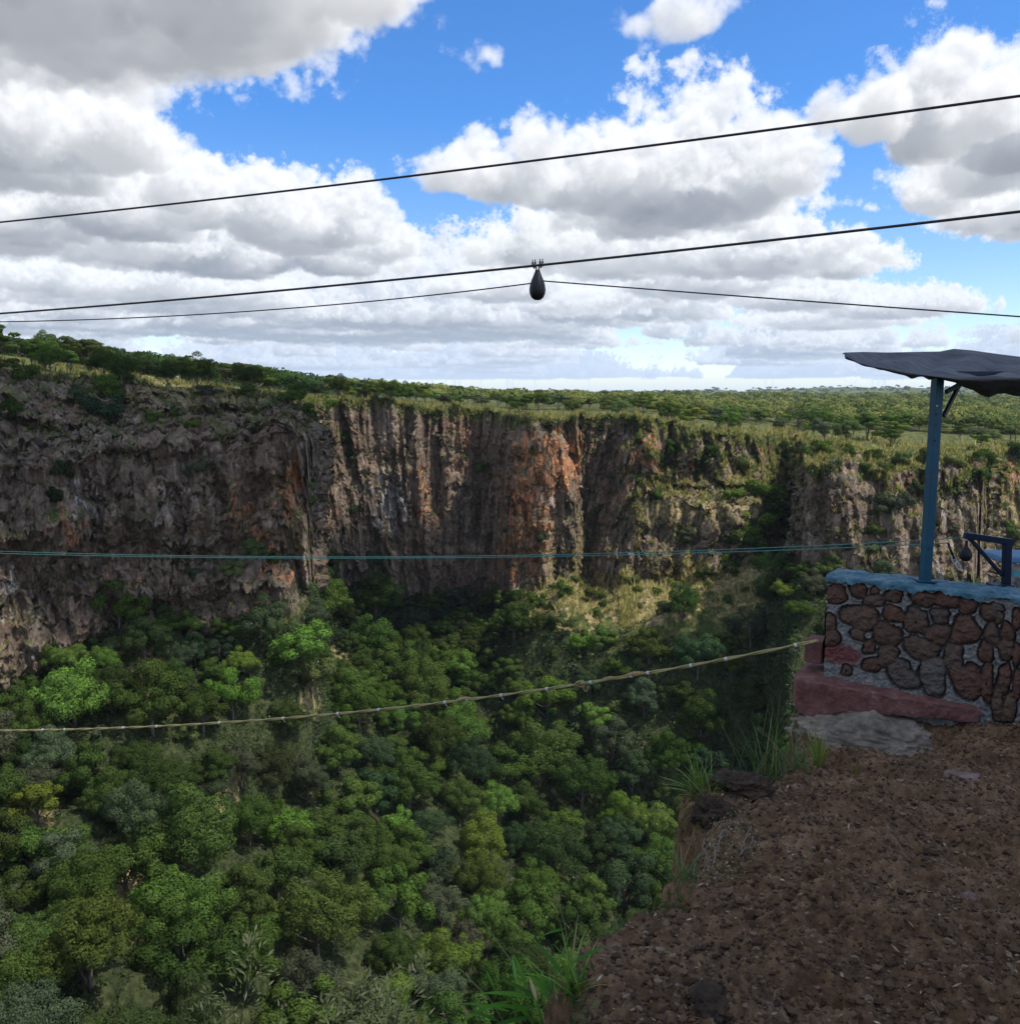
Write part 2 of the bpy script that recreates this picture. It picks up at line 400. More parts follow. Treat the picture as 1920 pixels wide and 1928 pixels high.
# node materials
class NT:
    def __init__(s, name):
        s.m = bpy.data.materials.new(name); s.m.use_nodes = True; s.t = s.m.node_tree; s.t.nodes.clear()
        s.out = s.n('ShaderNodeOutputMaterial')
    def n(s, ty, **kw):
        nd = s.t.nodes.new(ty)
        for k, v in kw.items(): setattr(nd, k, v)
        return nd
    def set(s, sock, v):
        if v is None: return
        if hasattr(v, 'is_output'): s.t.links.new(v, sock)
        elif hasattr(v, '__len__') and len(v) == 3 and sock.type == 'RGBA': sock.default_value = (*v, 1)
        else: sock.default_value = v
    def math(s, op, a, b=None, c=None, clamp=False):
        nd = s.n('ShaderNodeMath', operation=op, use_clamp=clamp)
        for i, v in enumerate((a, b, c)): s.set(nd.inputs[i], v)
        return nd.outputs[0]
    def mix(s, f, a, b, blend='MIX'):
        nd = s.n('ShaderNodeMix', data_type='RGBA', blend_type=blend); s.set(nd.inputs[0], f); s.set(nd.inputs[6], a); s.set(nd.inputs[7], b)
        return nd.outputs[2]
    def coord(s, which='Object', scale=None):
        c = s.n('ShaderNodeTexCoord').outputs[which]
        if scale is not None:
            mp = s.n('ShaderNodeMapping'); s.t.links.new(c, mp.inputs[0]); mp.inputs['Scale'].default_value = scale; c = mp.outputs[0]
        return c
    def noise(s, vec, scale, detail=5, rough=.6, dist=0.0):
        nd = s.n('ShaderNodeTexNoise'); s.t.links.new(vec, nd.inputs['Vector'])
        for k, v in (('Scale', scale), ('Detail', detail), ('Roughness', rough), ('Distortion', dist)): nd.inputs[k].default_value = v
        return nd.outputs[0]
    def voro(s, vec, scale, feature='F1', out='Distance'):
        nd = s.n('ShaderNodeTexVoronoi', feature=feature); s.t.links.new(vec, nd.inputs['Vector']); nd.inputs['Scale'].default_value = scale
        return nd.outputs[out]
    def ramp(s, f, stops):
        nd = s.n('ShaderNodeValToRGB'); s.set(nd.inputs[0], f); e = nd.color_ramp.elements
        while len(e) < len(stops): e.new(.5)
        for q, (p, c) in zip(e, stops): q.position = p; q.color = (*c, 1) if len(c) == 3 else c
        return nd.outputs[0]
    def attr(s, name, out='Color'):
        return s.n('ShaderNodeAttribute', attribute_name=name).outputs[out]
    def bump(s, h, strength=.4, dist=.02, normal=None):
        nd = s.n('ShaderNodeBump'); nd.inputs['Strength'].default_value = strength; nd.inputs['Distance'].default_value = dist
        s.set(nd.inputs['Height'], h); s.set(nd.inputs['Normal'], normal); return nd.outputs[0]
    def principled(s, color, rough=.8, normal=None, spec=.3, metal=0.0):
        p = s.n('ShaderNodeBsdfPrincipled'); s.set(p.inputs['Base Color'], color); s.set(p.inputs['Roughness'], rough)
        p.inputs['Specular IOR Level'].default_value = spec; p.inputs['Metallic'].default_value = metal; s.set(p.inputs['Normal'], normal)
        s.t.links.new(p.outputs[0], s.out.inputs[0]); return s.m
ORD = 'first second third fourth fifth sixth seventh eighth ninth tenth eleventh twelfth thirteenth fourteenth fifteenth sixteenth seventeenth eighteenth nineteenth twentieth'.split()
# ---------------------------------------------------------------- the gorge: one sheet from the valley below the camera over the cliffs to the far plateau
def vslope(py):
    dy = -(np.asarray(py, float)-964)/FPX
    return (-SP+dy*CP)/(CP+dy*SP)
# cliff sections seen along each bearing (pixel column): foot, top of the main face, back of the bench, rim; each (forward metres, pixel row)
SEC = [
 (-700, (92,1330),(99,900),(106,820),(120,690)),
 (-100, (92,1330),(99,890),(106,810),(120,700)),
 (0,    (95,1320),(101,880),(108,800),(122,706)),
 (100,  (100,1240),(106,862),(114,800),(128,712)),
 (220,  (104,1200),(110,868),(117,800),(132,722)),
 (340,  (108,1190),(114,850),(122,790),(134,740)),
 (430,  (110,1180),(116,856),(121,812),(136,748)),
 (540,  (112,1125),(117,822),(123,800),(142,755)),
 (578,  (116,1110),(121,838),(128,805),(150,760)),
 (590,  (122,1108),(127,842),(134,803),(154,761)),
 (603,  (165,1108),(170,900),(171,830),(173,760)),
 (700,  (172,1130),(176,950),(177,860),(178,763)),
 (800,  (178,1140),(182,960),(183,860),(184,769)),
 (900,  (179,1145),(183,960),(184,870),(185,777)),
 (935,  (174,1140),(178,960),(179,870),(181,781)),
 (960,  (167,1125),(170,950),(173,880),(177,786)),
 (1060, (167,1090),(169,950),(174,870),(177,790)),
 (1084, (168,1090),(171,950),(176,870),(178,789)),
 (1093, (177,1100),(183,960),(187,880),(190,789)),
 (1172, (168,1105),(175,960),(179,870),(183,792)),
 (1200, (167,1105),(173,955),(176,880),(180,795)),
 (1240, (164,1110),(171,955),(176,925),(180,801)),
 (1340, (160,1090),(167,960),(177,905),(181,816)),
 (1430, (158,1070),(168,950),(181,900),(186,824)),
 (1455, (163,1075),(176,960),(194,880),(204,822)),
 (1492, (164,1080),(180,980),(200,890),(212,826)),
 (1502, (152,1090),(154,960),(156,892),(168,838)),
 (1512, (133,1100),(136,960),(137,884),(150,844)),
 (1600, (131,1110),(134,960),(136,884),(152,846)),
 (1700, (130,1110),(133,960),(135,888),(152,852)),
 (1842, (130,1110),(133,970),(135,888),(150,860)),
 (1857, (136,1110),(140,970),(142,888),(158,860)),
 (1873, (185,1080),(195,985),(198,885),(210,850)),
 (1960, (188,1080),(198,985),(201,880),(212,848)),
 (2600, (188,1090),(198,985),(201,880),(212,850)),
]
# the wooded slope below: (forward metres, height) x 3, then the edge of the bench at the foot (forward metres, pixel row) where there is one
TAL = [
 (-700, (6,-50),(40,-45),(75,-42), None),
 (0,    (6,-53),(42,-45),(75,-42), None),
 (300,  (6,-59),(48,-51),(82,-44), None),
 (600,  (6,-67),(60,-58),(108,-50), None),
 (900,  (6,-73),(70,-66),(130,-57), None),
 (1000, (6,-75),(72,-68),(130,-61), (150,1195)),
 (1200, (6,-79),(78,-73),(126,-66), (146,1180)),
 (1440, (6,-82),(86,-78),(120,-68), (141,1150)),
 (1500, (6,-82),(88,-78),(112,-66), (128,1130)),
 (1900, (6,-84),(90,-80),(112,-66), (127,1135)),
 (2600, (6,-86),(90,-82),(112,-66), (127,1140)),
]
CPU_ = np.arange(-640, 2501, .8)
_dens = np.full(len(CPU_), 1/2.5)
for a_, b_ in ((574, 610), (1080, 1098), (1168, 1204), (1440, 1516), (1838, 1877)): _dens[(CPU_ >= a_) & (CPU_ <= b_)] = 1/.32
_cum = np.concatenate([[0], np.cumsum(_dens[:-1]*.8)]); NCOL = int(_cum[-1])
CPX = np.interp(np.arange(NCOL), _cum, CPU_)
CU = (CPX-960)/FPX/(CP+.01*SP)
def _ip(tab, get):
    return np.interp(CPU_, [t[0] for t in tab], [get(t) for t in tab])
def _sm(a, k=3):
    k = int(k*2.6); ker = np.hanning(2*k+3)[1:-1]; ker /= ker.sum()
    return np.convolve(np.pad(a, k, mode='edge'), ker, 'valid')
NODE_Y, NODE_Z = [], []
for i in (1, 2, 3):
    NODE_Y.append(_ip(TAL, lambda t: t[i][0])); NODE_Z.append(_ip(TAL, lambda t: t[i][1]))
CY, CZ = [], []
for i in (1, 2, 3, 4):
    y = _ip(SEC, lambda t: t[i][0]); z = _ip(SEC, lambda t: vslope(t[i][1])*t[i][0])
    CY.append(_sm(y, 2)); CZ.append(_sm(z, 2))
bx = [t[0] for t in TAL if t[4]]; wB = np.interp(CPU_, [900, 1000, 2600], [0, 1, 1])
bY = np.interp(CPU_, bx, [t[4][0] for t in TAL if t[4]]); bZ = np.interp(CPU_, bx, [vslope(t[4][1])*t[4][0] for t in TAL if t[4]])
fY = NODE_Y[2]*.35+CY[0]*.65; fZ = NODE_Z[2]*.45+CZ[0]*.55
NODE_Y.append(_sm(fY*(1-wB)+np.minimum(bY, CY[0]-4)*wB, 6)); NODE_Z.append(_sm(fZ*(1-wB)+bZ*wB, 6))
NODE_Y += CY; NODE_Z += CZ
rimY, rimZ = CY[3], CZ[3]
lw = np.interp(CPU_, [-700, 0, 500, 800], [1, 1, .3, 0])      # the left bank keeps rising behind its rim
NODE_Y.append(rimY+35); NODE_Z.append(rimZ+.3+4.0*lw)
NODE_Y.append(rimY+110); NODE_Z.append(rimZ*.92+.5+6.0*lw)
NODE_Y.append(np.full(len(CPU_), 620.)); NODE_Z.append(_sm(rimZ*.5-2.0+3*lw, 40))
NODE_Y.append(np.full(len(CPU_), 1500.)); NODE_Z.append(np.interp(CPU_, [-700, 1000, 1900, 2600], [-4, -6, -9, -10]))
NODE_Y.append(np.full(len(CPU_), 4200.)); NODE_Z.append(np.full(len(CPU_), -12.))
NODE_Y = np.array([np.interp(CPX, CPU_, q) for q in NODE_Y]); NODE_Z = np.array([np.interp(CPX, CPU_, q) for q in NODE_Z])         # 12 nodes x columns
SEGN = [40, 60, 50, 60, 210, 60, 110, 40, 40, 50, 40]
tt = np.concatenate([np.linspace(k, k+1, n, endpoint=False) for k, n in enumerate(SEGN)]+[[len(SEGN)]])
k0 = np.minimum(tt.astype(int), len(SEGN)-1); fr = (tt-k0)[:, None]
GY = NODE_Y[k0]*(1-fr)+NODE_Y[k0+1]*fr; GZ = NODE_Z[k0]*(1-fr)+NODE_Z[k0+1]*fr
NROW = len(tt); ROWT = tt
GX = CU[None, :]*GY
P0 = np.stack([GX, GY, GZ], -1)
def roughen(P):
    t = ROWT[:, None]
    face = np.clip(np.minimum(t-3.9, 7.15-t)/.2, 0, 1)*np.ones_like(P[..., 0])      # cliffs
    soft = np.clip((t-6.8)/.5, 0, 1)*np.clip((9-t)/2, 0, 1)
    tal = np.clip((4.1-t)/.3, 0, 1)
    cpx = CPX[None, :]
    left = np.clip((602-cpx)/14, 0, 1)          # knobbly left bluff; the rest stands in columns
    q = P.copy(); q[..., 2] *= .22
    q3 = P.copy(); q3[..., 2] *= .10
    ident = lambda a, sz, o: cells(a+np.stack([fbm(P, 5, o+40)*.13, fbm(P, 5, o+41)*.13, fbm(P, 5, o+42)*.06], -1), sz, o, VC, nearest=True)-.5
    colm = fbm(q, 60, 1)*1.3 + fbm(q3, 15, 2)*.7 + ident(q3, 3.4, 3)*2.3 + ident(q, 1.1, 18)*.9 + cells(q, 2.0, 28)*.5 + fbm(q, 5, 4)*.25 + cells(P, .7, 19)*.25
    h = P.copy(); h[..., 2] *= 1.3
    h[..., 2] *= .45; knob = fbm(h, 50, 5)*1.7 + ident(h, 4.2, 6)*2.4 + ident(h, 1.7, 7)*1.5 + cells(h, 3.0, 29)*.7 + cells(h, .8, 27)*.4 + fbm(h, 6, 8)*.35
    rgt = np.clip((cpx-1505)/10, 0, 1)
    r = colm*(1-left)*(1-.25*rgt)+ (knob*.65+colm*.7)*left
    # loose shelves: the steps of the lava flows
    lay = fbm(np.stack([P[..., 0]*.25, P[..., 1]*.25, P[..., 2]*1.6], -1), 30, 9)*(.25+.5*left)
    push = (r+lay)*face
    u = np.stack([CU/np.sqrt(1+CU**2), 1/np.sqrt(1+CU**2)], -1)[None]
    P[..., 0] -= push*u[..., 0]; P[..., 1] -= push*u[..., 1]
    jump = np.clip(np.abs(np.gradient(NODE_Y[5]))/np.maximum(np.gradient(CPX), 1e-6)*.55-.25, 0, 1)[None]
    side = (fbm(q, 34, 15)*1.2+cells(P, 3.0, 16)*.9+fbm(P, 10, 17)*.4)*face*jump; P[..., 0] += side*u[..., 1]; P[..., 1] -= side*u[..., 0]
    P[..., 2] += fbm(P, 60, 10)*(.5*face+.9*tal+.35*soft) + fbm(P, 8, 12)*(.25*face+.10*tal+.08*soft) + cells(P, 2.5, 14)*.9*face*(ROWT[:, None] > 4.9)
    return P
TERR = roughen(P0.copy())
def terr_tints(P):
    px, py = proj(P); t = np.broadcast_to(ROWT[:, None], px.shape)
    wx = fbm(P, 12, 20)*9+fbm(P, 4, 21)*4; wy = fbm(P, 14, 22)*14
    def blob(L):
        a = np.zeros(px.shape)
        for cx, cy, rx, ry, s in L:
            d = ((px+wx-cx)/rx)**2+((py+wy-cy)/ry)**2
            a = np.maximum(a, s*np.clip(1.25-d, 0, 1)**.6)
        return a
    sk = P.copy(); sk[..., 2] *= .12
    streak = np.clip(.5+.4*fbm(sk, 8, 23)+.25*fbm(sk, 2.6, 24), 0, 1.3)
    org = blob([(1000,930,52,130,1),(1065,860,42,52,.95),(1045,905,50,35,1),(985,1050,55,60,.8),(970,830,30,50,.6),(797,950,16,85,.75),(872,830,11,85,.6),(1212,852,26,46,1),(1188,925,9,55,.9),
                (1290,890,45,35,.6),(1440,835,13,42,.9),(1392,915,30,30,.5),(450,975,19,58,.8),(478,1000,16,40,.7),(545,930,30,66,.85),(505,1000,11,40,.7),(128,995,42,58,.55),(200,1080,8,28,.8),
                (512,1072,32,22,.95),(255,1088,7,25,.7),(1895,890,42,26,1),(1905,930,30,22,.6),(620,960,14,50,.5),(370,1000,14,40,.4),(1250,905,30,40,.5),(1640,880,80,22,.35),(1460,880,12,30,.4)])*np.clip(streak*1.5, .25, 1)
    pale = blob([(740,950,58,62,.75),(880,960,14,75,.5),(830,930,12,50,.4),(148,940,50,36,.6),(1050,930,55,9,.9),(1510,970,16,75,.5),(300,965,30,60,.35),(14,1110,14,62,.9),(1790,960,50,100,.4),
                 (1768,1085,14,45,.8),(1000,1100,60,16,.5),(690,930,20,50,.4),(1120,1060,70,30,.25),(60,1180,60,70,.35),(1560,1010,40,50,.25),(640,880,16,60,.25)])*np.clip(streak*1.6-.25, .1, 1)
    tan = blob([(980,1010,60,70,.3),(1030,1050,50,70,.35),(1150,1130,190,50,1),(1330,1105,130,50,1),(1300,960,150,26,.8),(1390,880,40,26,.6),(1220,970,50,20,.8),(560,1010,30,60,.4),(430,950,20,40,.4),
                (1100,1030,24,90,.5),(280,1255,50,60,1),(230,1690,30,110,.7),(420,1490,60,40,.6),(575,1320,30,30,.9),(1060,1530,22,40,.6),(60,1530,60,40,.5),(650,1250,30,40,.5),(1910,950,60,30,.7),(470,700,500,22,.25),
                (330,742,240,34,.5),(600,1180,40,30,.4),(40,1160,50,40,.35)])
    dx = np.gradient(P, axis=1); dr = np.gradient(P, axis=0); n = np.cross(dx, dr); n /= np.maximum(np.linalg.norm(n, axis=-1)[..., None], 1e-9)
    flat = np.clip((np.abs(n[..., 2])-.55)/.3, 0, 1)
    veg = np.where(t > 6.6, np.clip((t-6.6)/.5, 0, 1), 0)
    veg = np.maximum(veg, flat*np.clip(.75+.6*fbm(P, 10, 25), 0, 1)*np.where((px < 620) & (t > 4.8) & (t < 6.9), np.clip(.45+.7*fbm(P, 14, 33), 0, 1), 1)*np.where((t > 4.3), 1, .9))
    veg = np.maximum(veg, np.clip((4.02-t)/.25, 0, 1))
    gtop = np.clip((t-5.2)/.5, 0, 1)*np.clip(.25+.8*fbm(P, 16, 26), 0, 1)*np.where(px > 1195, 1, np.where(px < 640, .55, .12))
    veg = np.maximum(veg, gtop)
    return np.stack([np.clip(org, 0, 1), np.clip(pale, 0, 1), np.clip(veg, 0, 1), np.clip(tan, 0, 1)], -1), n
TINT, TN = terr_tints(TERR)
def terrain_material():
    t = NT('basalt_and_grass'); P = t.coord('Object'); G = t.n('ShaderNodeNewGeometry')
    st = t.coord('Object', (1, 1, .16))
    at = t.n('ShaderNodeAttribute', attribute_name='tint'); sep = t.n('ShaderNodeSeparateColor'); t.t.links.new(at.outputs['Color'], sep.inputs[0])
    org, pale, veg = sep.outputs; tan = at.outputs['Alpha']
    n1 = t.noise(st, .45, 8, .62); n2 = t.noise(P, 1.6, 7, .65); n3 = t.noise(st, 2.2, 6, .6); n4 = t.noise(P, .09, 5, .6)
    rock = t.ramp(t.math('MULTIPLY_ADD', n1, .62, t.math('MULTIPLY', n2, .38)), [(.32, (.028, .021, .016)), (.45, (.088, .065, .047)), (.55, (.165, .124, .091)), (.68, (.29, .235, .178))])
    rock = t.mix(t.math('MULTIPLY', t.math('MULTIPLY_ADD', n4, 4, -1.9, clamp=True), .55), rock, (.115, .058, .036))      # rusty weathering
    o_ = t.ramp(n3, [(.32, (.08, .038, .024)), (.48, (.27, .112, .05)), (.68, (.45, .235, .12))])
    def sharp(a, g=.55): return t.math('MULTIPLY_ADD', t.math('ADD', a, t.math('MULTIPLY_ADD', n3, g, -g*.5)), 2.6, -.72, clamp=True)
    rock = t.mix(sharp(org, .9), rock, o_)
    p_ = t.ramp(n3, [(.34, (.10, .09, .085)), (.6, (.36, .335, .31))])
    rock = t.mix(t.math('MULTIPLY', sharp(pale, 1.0), .8), rock, p_)
    tn = t.ramp(n2, [(.3, (.075, .06, .032)), (.52, (.22, .175, .08)), (.7, (.36, .30, .15))])
    rock = t.mix(t.math('MULTIPLY', sharp(tan, .9), .85), rock, tn)
    vs = t.noise(t.coord('Object', (1, 1, .045)), 1.1, 7, .65); rock = t.mix(t.math('MULTIPLY', t.math('MULTIPLY_ADD', vs, -7.0, 3.0, clamp=True), t.math('SUBTRACT', 1.0, t.math('MULTIPLY', org, .7))), rock, t.mix(.8, rock, (.018, .016, .016)))      # dark vertical streaks, painted in place of dark cracks
    # fine vegetation on everything flat enough
    gv = t.ramp(t.noise(P, .8, 7, .7), [(.3, (.018, .026, .009)), (.47, (.05, .064, .018)), (.58, (.10, .10, .033)), (.72, (.20, .165, .07))])
    gv = t.mix(sharp(tan, .6), gv, tn)
    wood = t.attr('wood', 'Fac'); gv = t.mix(wood, gv, t.mix(sharp(tan, .6), t.ramp(n2, [(.32, (.012, .017, .007)), (.5, (.028, .038, .013)), (.68, (.060, .062, .026))]), tn))
    vm = t.math('MULTIPLY_ADD', t.math('ADD', veg, t.math('MULTIPLY_ADD', n2, 1.0, -.5)), 3.0, -.95, clamp=True)
    col = t.mix(vm, rock, gv)
    b1 = t.bump(t.math('MULTIPLY_ADD', n1, 1.0, t.math('MULTIPLY', t.voro(st, 1.1), .5)), .9, .8); b2 = t.bump(t.math('ADD', n2, t.math('MULTIPLY', n3, .6)), .8, .35, b1)
    return t.principled(col, .95, b2, .12)
M_TERR = terrain_material()
terrain = mesh_np('terrain', TERR.reshape(-1, 3), grid_faces(NROW, NCOL)[:, ::-1], M_TERR, True, None, {'tint': TINT.reshape(-1, 4), 'wood': (np.clip((3.9-ROWT)/.2, 0, 1)[:, None]*np.where((ROWT[:, None] > 2.9) & (CPX[None] > 980) & (CPX[None] < 1450), .1, 1)).ravel()})
tag(terrain, 'basalt gorge with sheer dark cliffs streaked rust and grey below a wooded plateau', 'gorge', None, 'structure')
def zat(px, Y):
    """height of the terrain on bearing px at forward distance Y"""
    i = int(np.clip(np.searchsorted(CPX, px), 1, NCOL-1)); col = TERR[:, i]
    return float(np.interp(Y, np.maximum.accumulate(col[:, 1]), col[:, 2]))
def hit(px, py, tmin=0.0, tmax=99):
    """the first terrain point seen at a pixel"""
    i = int(np.clip(np.searchsorted(CPX, px), 1, NCOL-1)); col = TERR[:, i]
    _, yy = proj(col)
    ok = (ROWT >= tmin) & (ROWT <= tmax)
    j = np.where(ok & (yy <= py))[0]
    j = j[0] if len(j) else np.where(ok)[0][-1]
    return col[j], ROWT[j], TN[j, i]
# ---------------------------------------------------------------- far blue hills on the right of the skyline
def far_hills():
    nx, ny = 260, 40
    X = np.linspace(-2600, 3200, nx); Yv = np.linspace(1500, 3600, ny)
    XX, YY = np.meshgrid(X, Yv); u = XX/YY
    z = -10+ np.clip((YY-1700)/1400, 0, 1)*(np.interp(u, [-.6, 0, .2, .45, .7, 1.2], [4, 6, 16, 30, 26, 24])) * (1+.25*fbm(np.stack([XX, YY, XX*0], -1), 2600, 30))
    z += 2.5*fbm(np.stack([XX, YY, XX*0+50], -1), 700, 31)
    t = NT('far_bush'); P = t.coord('Object')
    c = t.ramp(t.noise(P, .02, 8, .7), [(.35, (.022, .034, .016)), (.52, (.05, .068, .026)), (.62, (.12, .115, .055)), (.72, (.2, .16, .09))])
    m = t.principled(c, .95, t.bump(t.noise(P, .06, 6), 1, 6), .1)
    o = mesh_np('hills', np.stack([XX, YY, z], -1).reshape(-1, 3), grid_faces(ny, nx), m)
    tag(o, 'low blue wooded hills along the far right skyline', 'hills', None, 'structure')
    return XX, YY, z
HX, HY, HZ = far_hills()
# ---------------------------------------------------------------- the dirt ledge we stand on
def plane_z(Y): return -1.35-.19*Y
def on_plane(px, py):
    x, y, z = ray(px, py); v = z/y; Y = 1.35/(-v-.19); return np.array([x/y*Y, Y])
RIM_PX = [(1105,1925),(1066,1850),(1062,1775),(1150,1735),(1285,1688),(1296,1620),(1305,1540),(1318,1500),(1400,1478),(1475,1455),(1505,1412),(1535,1378)]
RIM = [np.array([.05, 1.6])]+[on_plane(*q) for q in RIM_PX]+[np.array([2.45, 6.7]), np.array([2.6, 7.7]), np.array([3.1, 8.3]), np.array([5.0, 7.6]), np.array([9, 5.6]), np.array([16, 3])]
RIM = [np.array([-.5, .6]), np.array([-2.2, -.3]), np.array([-6, -1.2])][::-1]+RIM
RIMA = np.array(RIM)
def rim_dist(X, Y):
    """signed distance beyond the rim (positive over the gorge)"""
    X, Y = np.broadcast_arrays(X, Y); d = np.full(X.shape, 1e9)
    a, b = RIMA[:-1], RIMA[1:]
    for p, q in zip(a, b):
        e = q-p; L = (e**2).sum(); t = np.clip(((X-p[0])*e[0]+(Y-p[1])*e[1])/L, 0, 1)
        d = np.minimum(d, np.hypot(X-p[0]-t*e[0], Y-p[1]-t*e[1]))
    poly = np.concatenate([RIMA, [[16, -20], [-6, -20]]])
    ins = np.zeros(X.shape, bool)
    for (x1, y1), (x2, y2) in zip(poly, np.roll(poly, -1, 0)):
        c = ((y1 > Y) != (y2 > Y)); xi = x1+(Y-y1)*(x2-x1)/np.where(y2 == y1, 1e-9, y2-y1)
        ins ^= c & (X < xi)
    return np.where(ins, -d, d)
def ground_h(X, Y, detail=True):
    P = np.stack([X, Y, X*0], -1)
    d = rim_dist(X, Y)+ (fbm(P, 2.6, 40)*.05+fbm(P, .8, 41)*.02)
    z = plane_z(Y)
    # mounds: at the rim, the burnt-looking heap behind the creeper, a lump by the wall
    for (mx, my), r, h in MOUNDS: z = z+h*np.exp(-((X-mx)**2+(Y-my)**2)/(r*r))
    e = np.clip(-d/.5, 0, 1)
    z = z+ (fbm(P, 5, 42)*.035+fbm(P, 1.4, 43)*.02)*(.4+.6*e)
    if detail:
        c1 = cells(P, .085, 44); c2 = cells(P, .034, 45); m = np.clip(.5+.6*fbm(P, 2.0, 46), 0, 1)
        z = z+(c1-.4)*.026*m+(c2-.4)*.020+fbm(P, .30, 47)*.010 + np.clip(cells(P, .20, 48)-.45, 0, 1)*.07*np.clip(fbm(P, 1.2, 49)-.3, 0, 1)
    out = np.maximum(d, 0)
    z = z+np.clip(out*6, 0, 1)*((cells(P, .28, 50)-.4)*.22+(cells(P, .10, 51)-.4)*.10)
    z = z-np.minimum(out, .30)*7-np.clip(out-.30, 0, None)*2.4
    z = z-np.clip(.12+d, 0, .12)**2*4
    return np.maximum(z, -50-out*.3)
MOUNDS = [(np.array([2.7, 6.4]), .55, -.20), (np.array([3.25, 6.45]), .40, -.09), (np.array([2.75, 7.15]), .50, -.46), (np.array([3.25, 6.85]), .38, -.16), (on_plane(1400, 1500), .30, .10), (on_plane(1330, 1520), .25, .05), (on_plane(1100, 1850), .25, .06), (on_plane(1580, 1530), .12, .05), (on_plane(1740, 1640), .12, .04), (on_plane(1850, 1880), .4, .05), (on_plane(1350, 1880), .14, .05)]
def make_ground():
    def axis(segs):
        out = []
        for a, b, st in segs: out.append(np.arange(a, b, st))
        return np.concatenate(out)
    xs = axis([(-9, -1, .4), (-1, 0, .06), (0, 3.6, .013), (3.6, 5, .03), (5, 16.1, .3)])
    ys = axis([(-7, 1, .4), (1, 1.9, .06), (1.9, 4.2, .013), (4.2, 8.6, .022), (8.6, 24, .5)])
    X, Y = np.meshgrid(xs, ys); Z = ground_h(X, Y)
    V = np.stack([X, Y, Z], -1)
    t = NT('dark_soil'); P = t.coord('Object')
    n1 = t.noise(P, 3.0, 6, .6); n2 = t.noise(P, 22, 8, .7); n3 = t.noise(P, 90, 4, .7)
    c = t.ramp(t.math('MULTIPLY_ADD', n1, .45, t.math('MULTIPLY', n2, .55)), [(.33, (.028, .016, .008)), (.48, (.092, .054, .029)), (.58, (.155, .095, .055)), (.7, (.225, .157, .10))])
    c = t.mix(t.math('MULTIPLY_ADD', t.noise(P, 1.1, 5, .65), 3.2, -1.75, clamp=True), c, (.045, .036, .026))
    sp = t.math('MULTIPLY', t.math('LESS_THAN', t.voro(P, 60), .16), t.math('GREATER_THAN', n2, .56))
    c = t.mix(sp, c, (.26, .20, .15))
    m = t.principled(c, .95, t.bump(t.math('MULTIPLY_ADD', n3, .6, n2), .9, .014), .12)
    o = mesh_np('ground', V.reshape(-1, 3), grid_faces(len(ys), len(xs)), m)
    return tag(o, 'dark reddish brown bare soil ledge sloping to the gorge edge', 'ground', None, 'structure')
make_ground()
def gz(X, Y): return float(ground_h(np.array([[X]], float), np.array([[Y]], float))[0, 0])
def gp(px, py):
    """ground point under a pixel"""
    p = on_plane(px, py)
    for _ in range(6):
        z = gz(*p); x, y, zz = ray(px, py); k = z/zz; p = np.array([x*k, y*k])*.6+p*.4
    return np.array([p[0], p[1], gz(*p)])
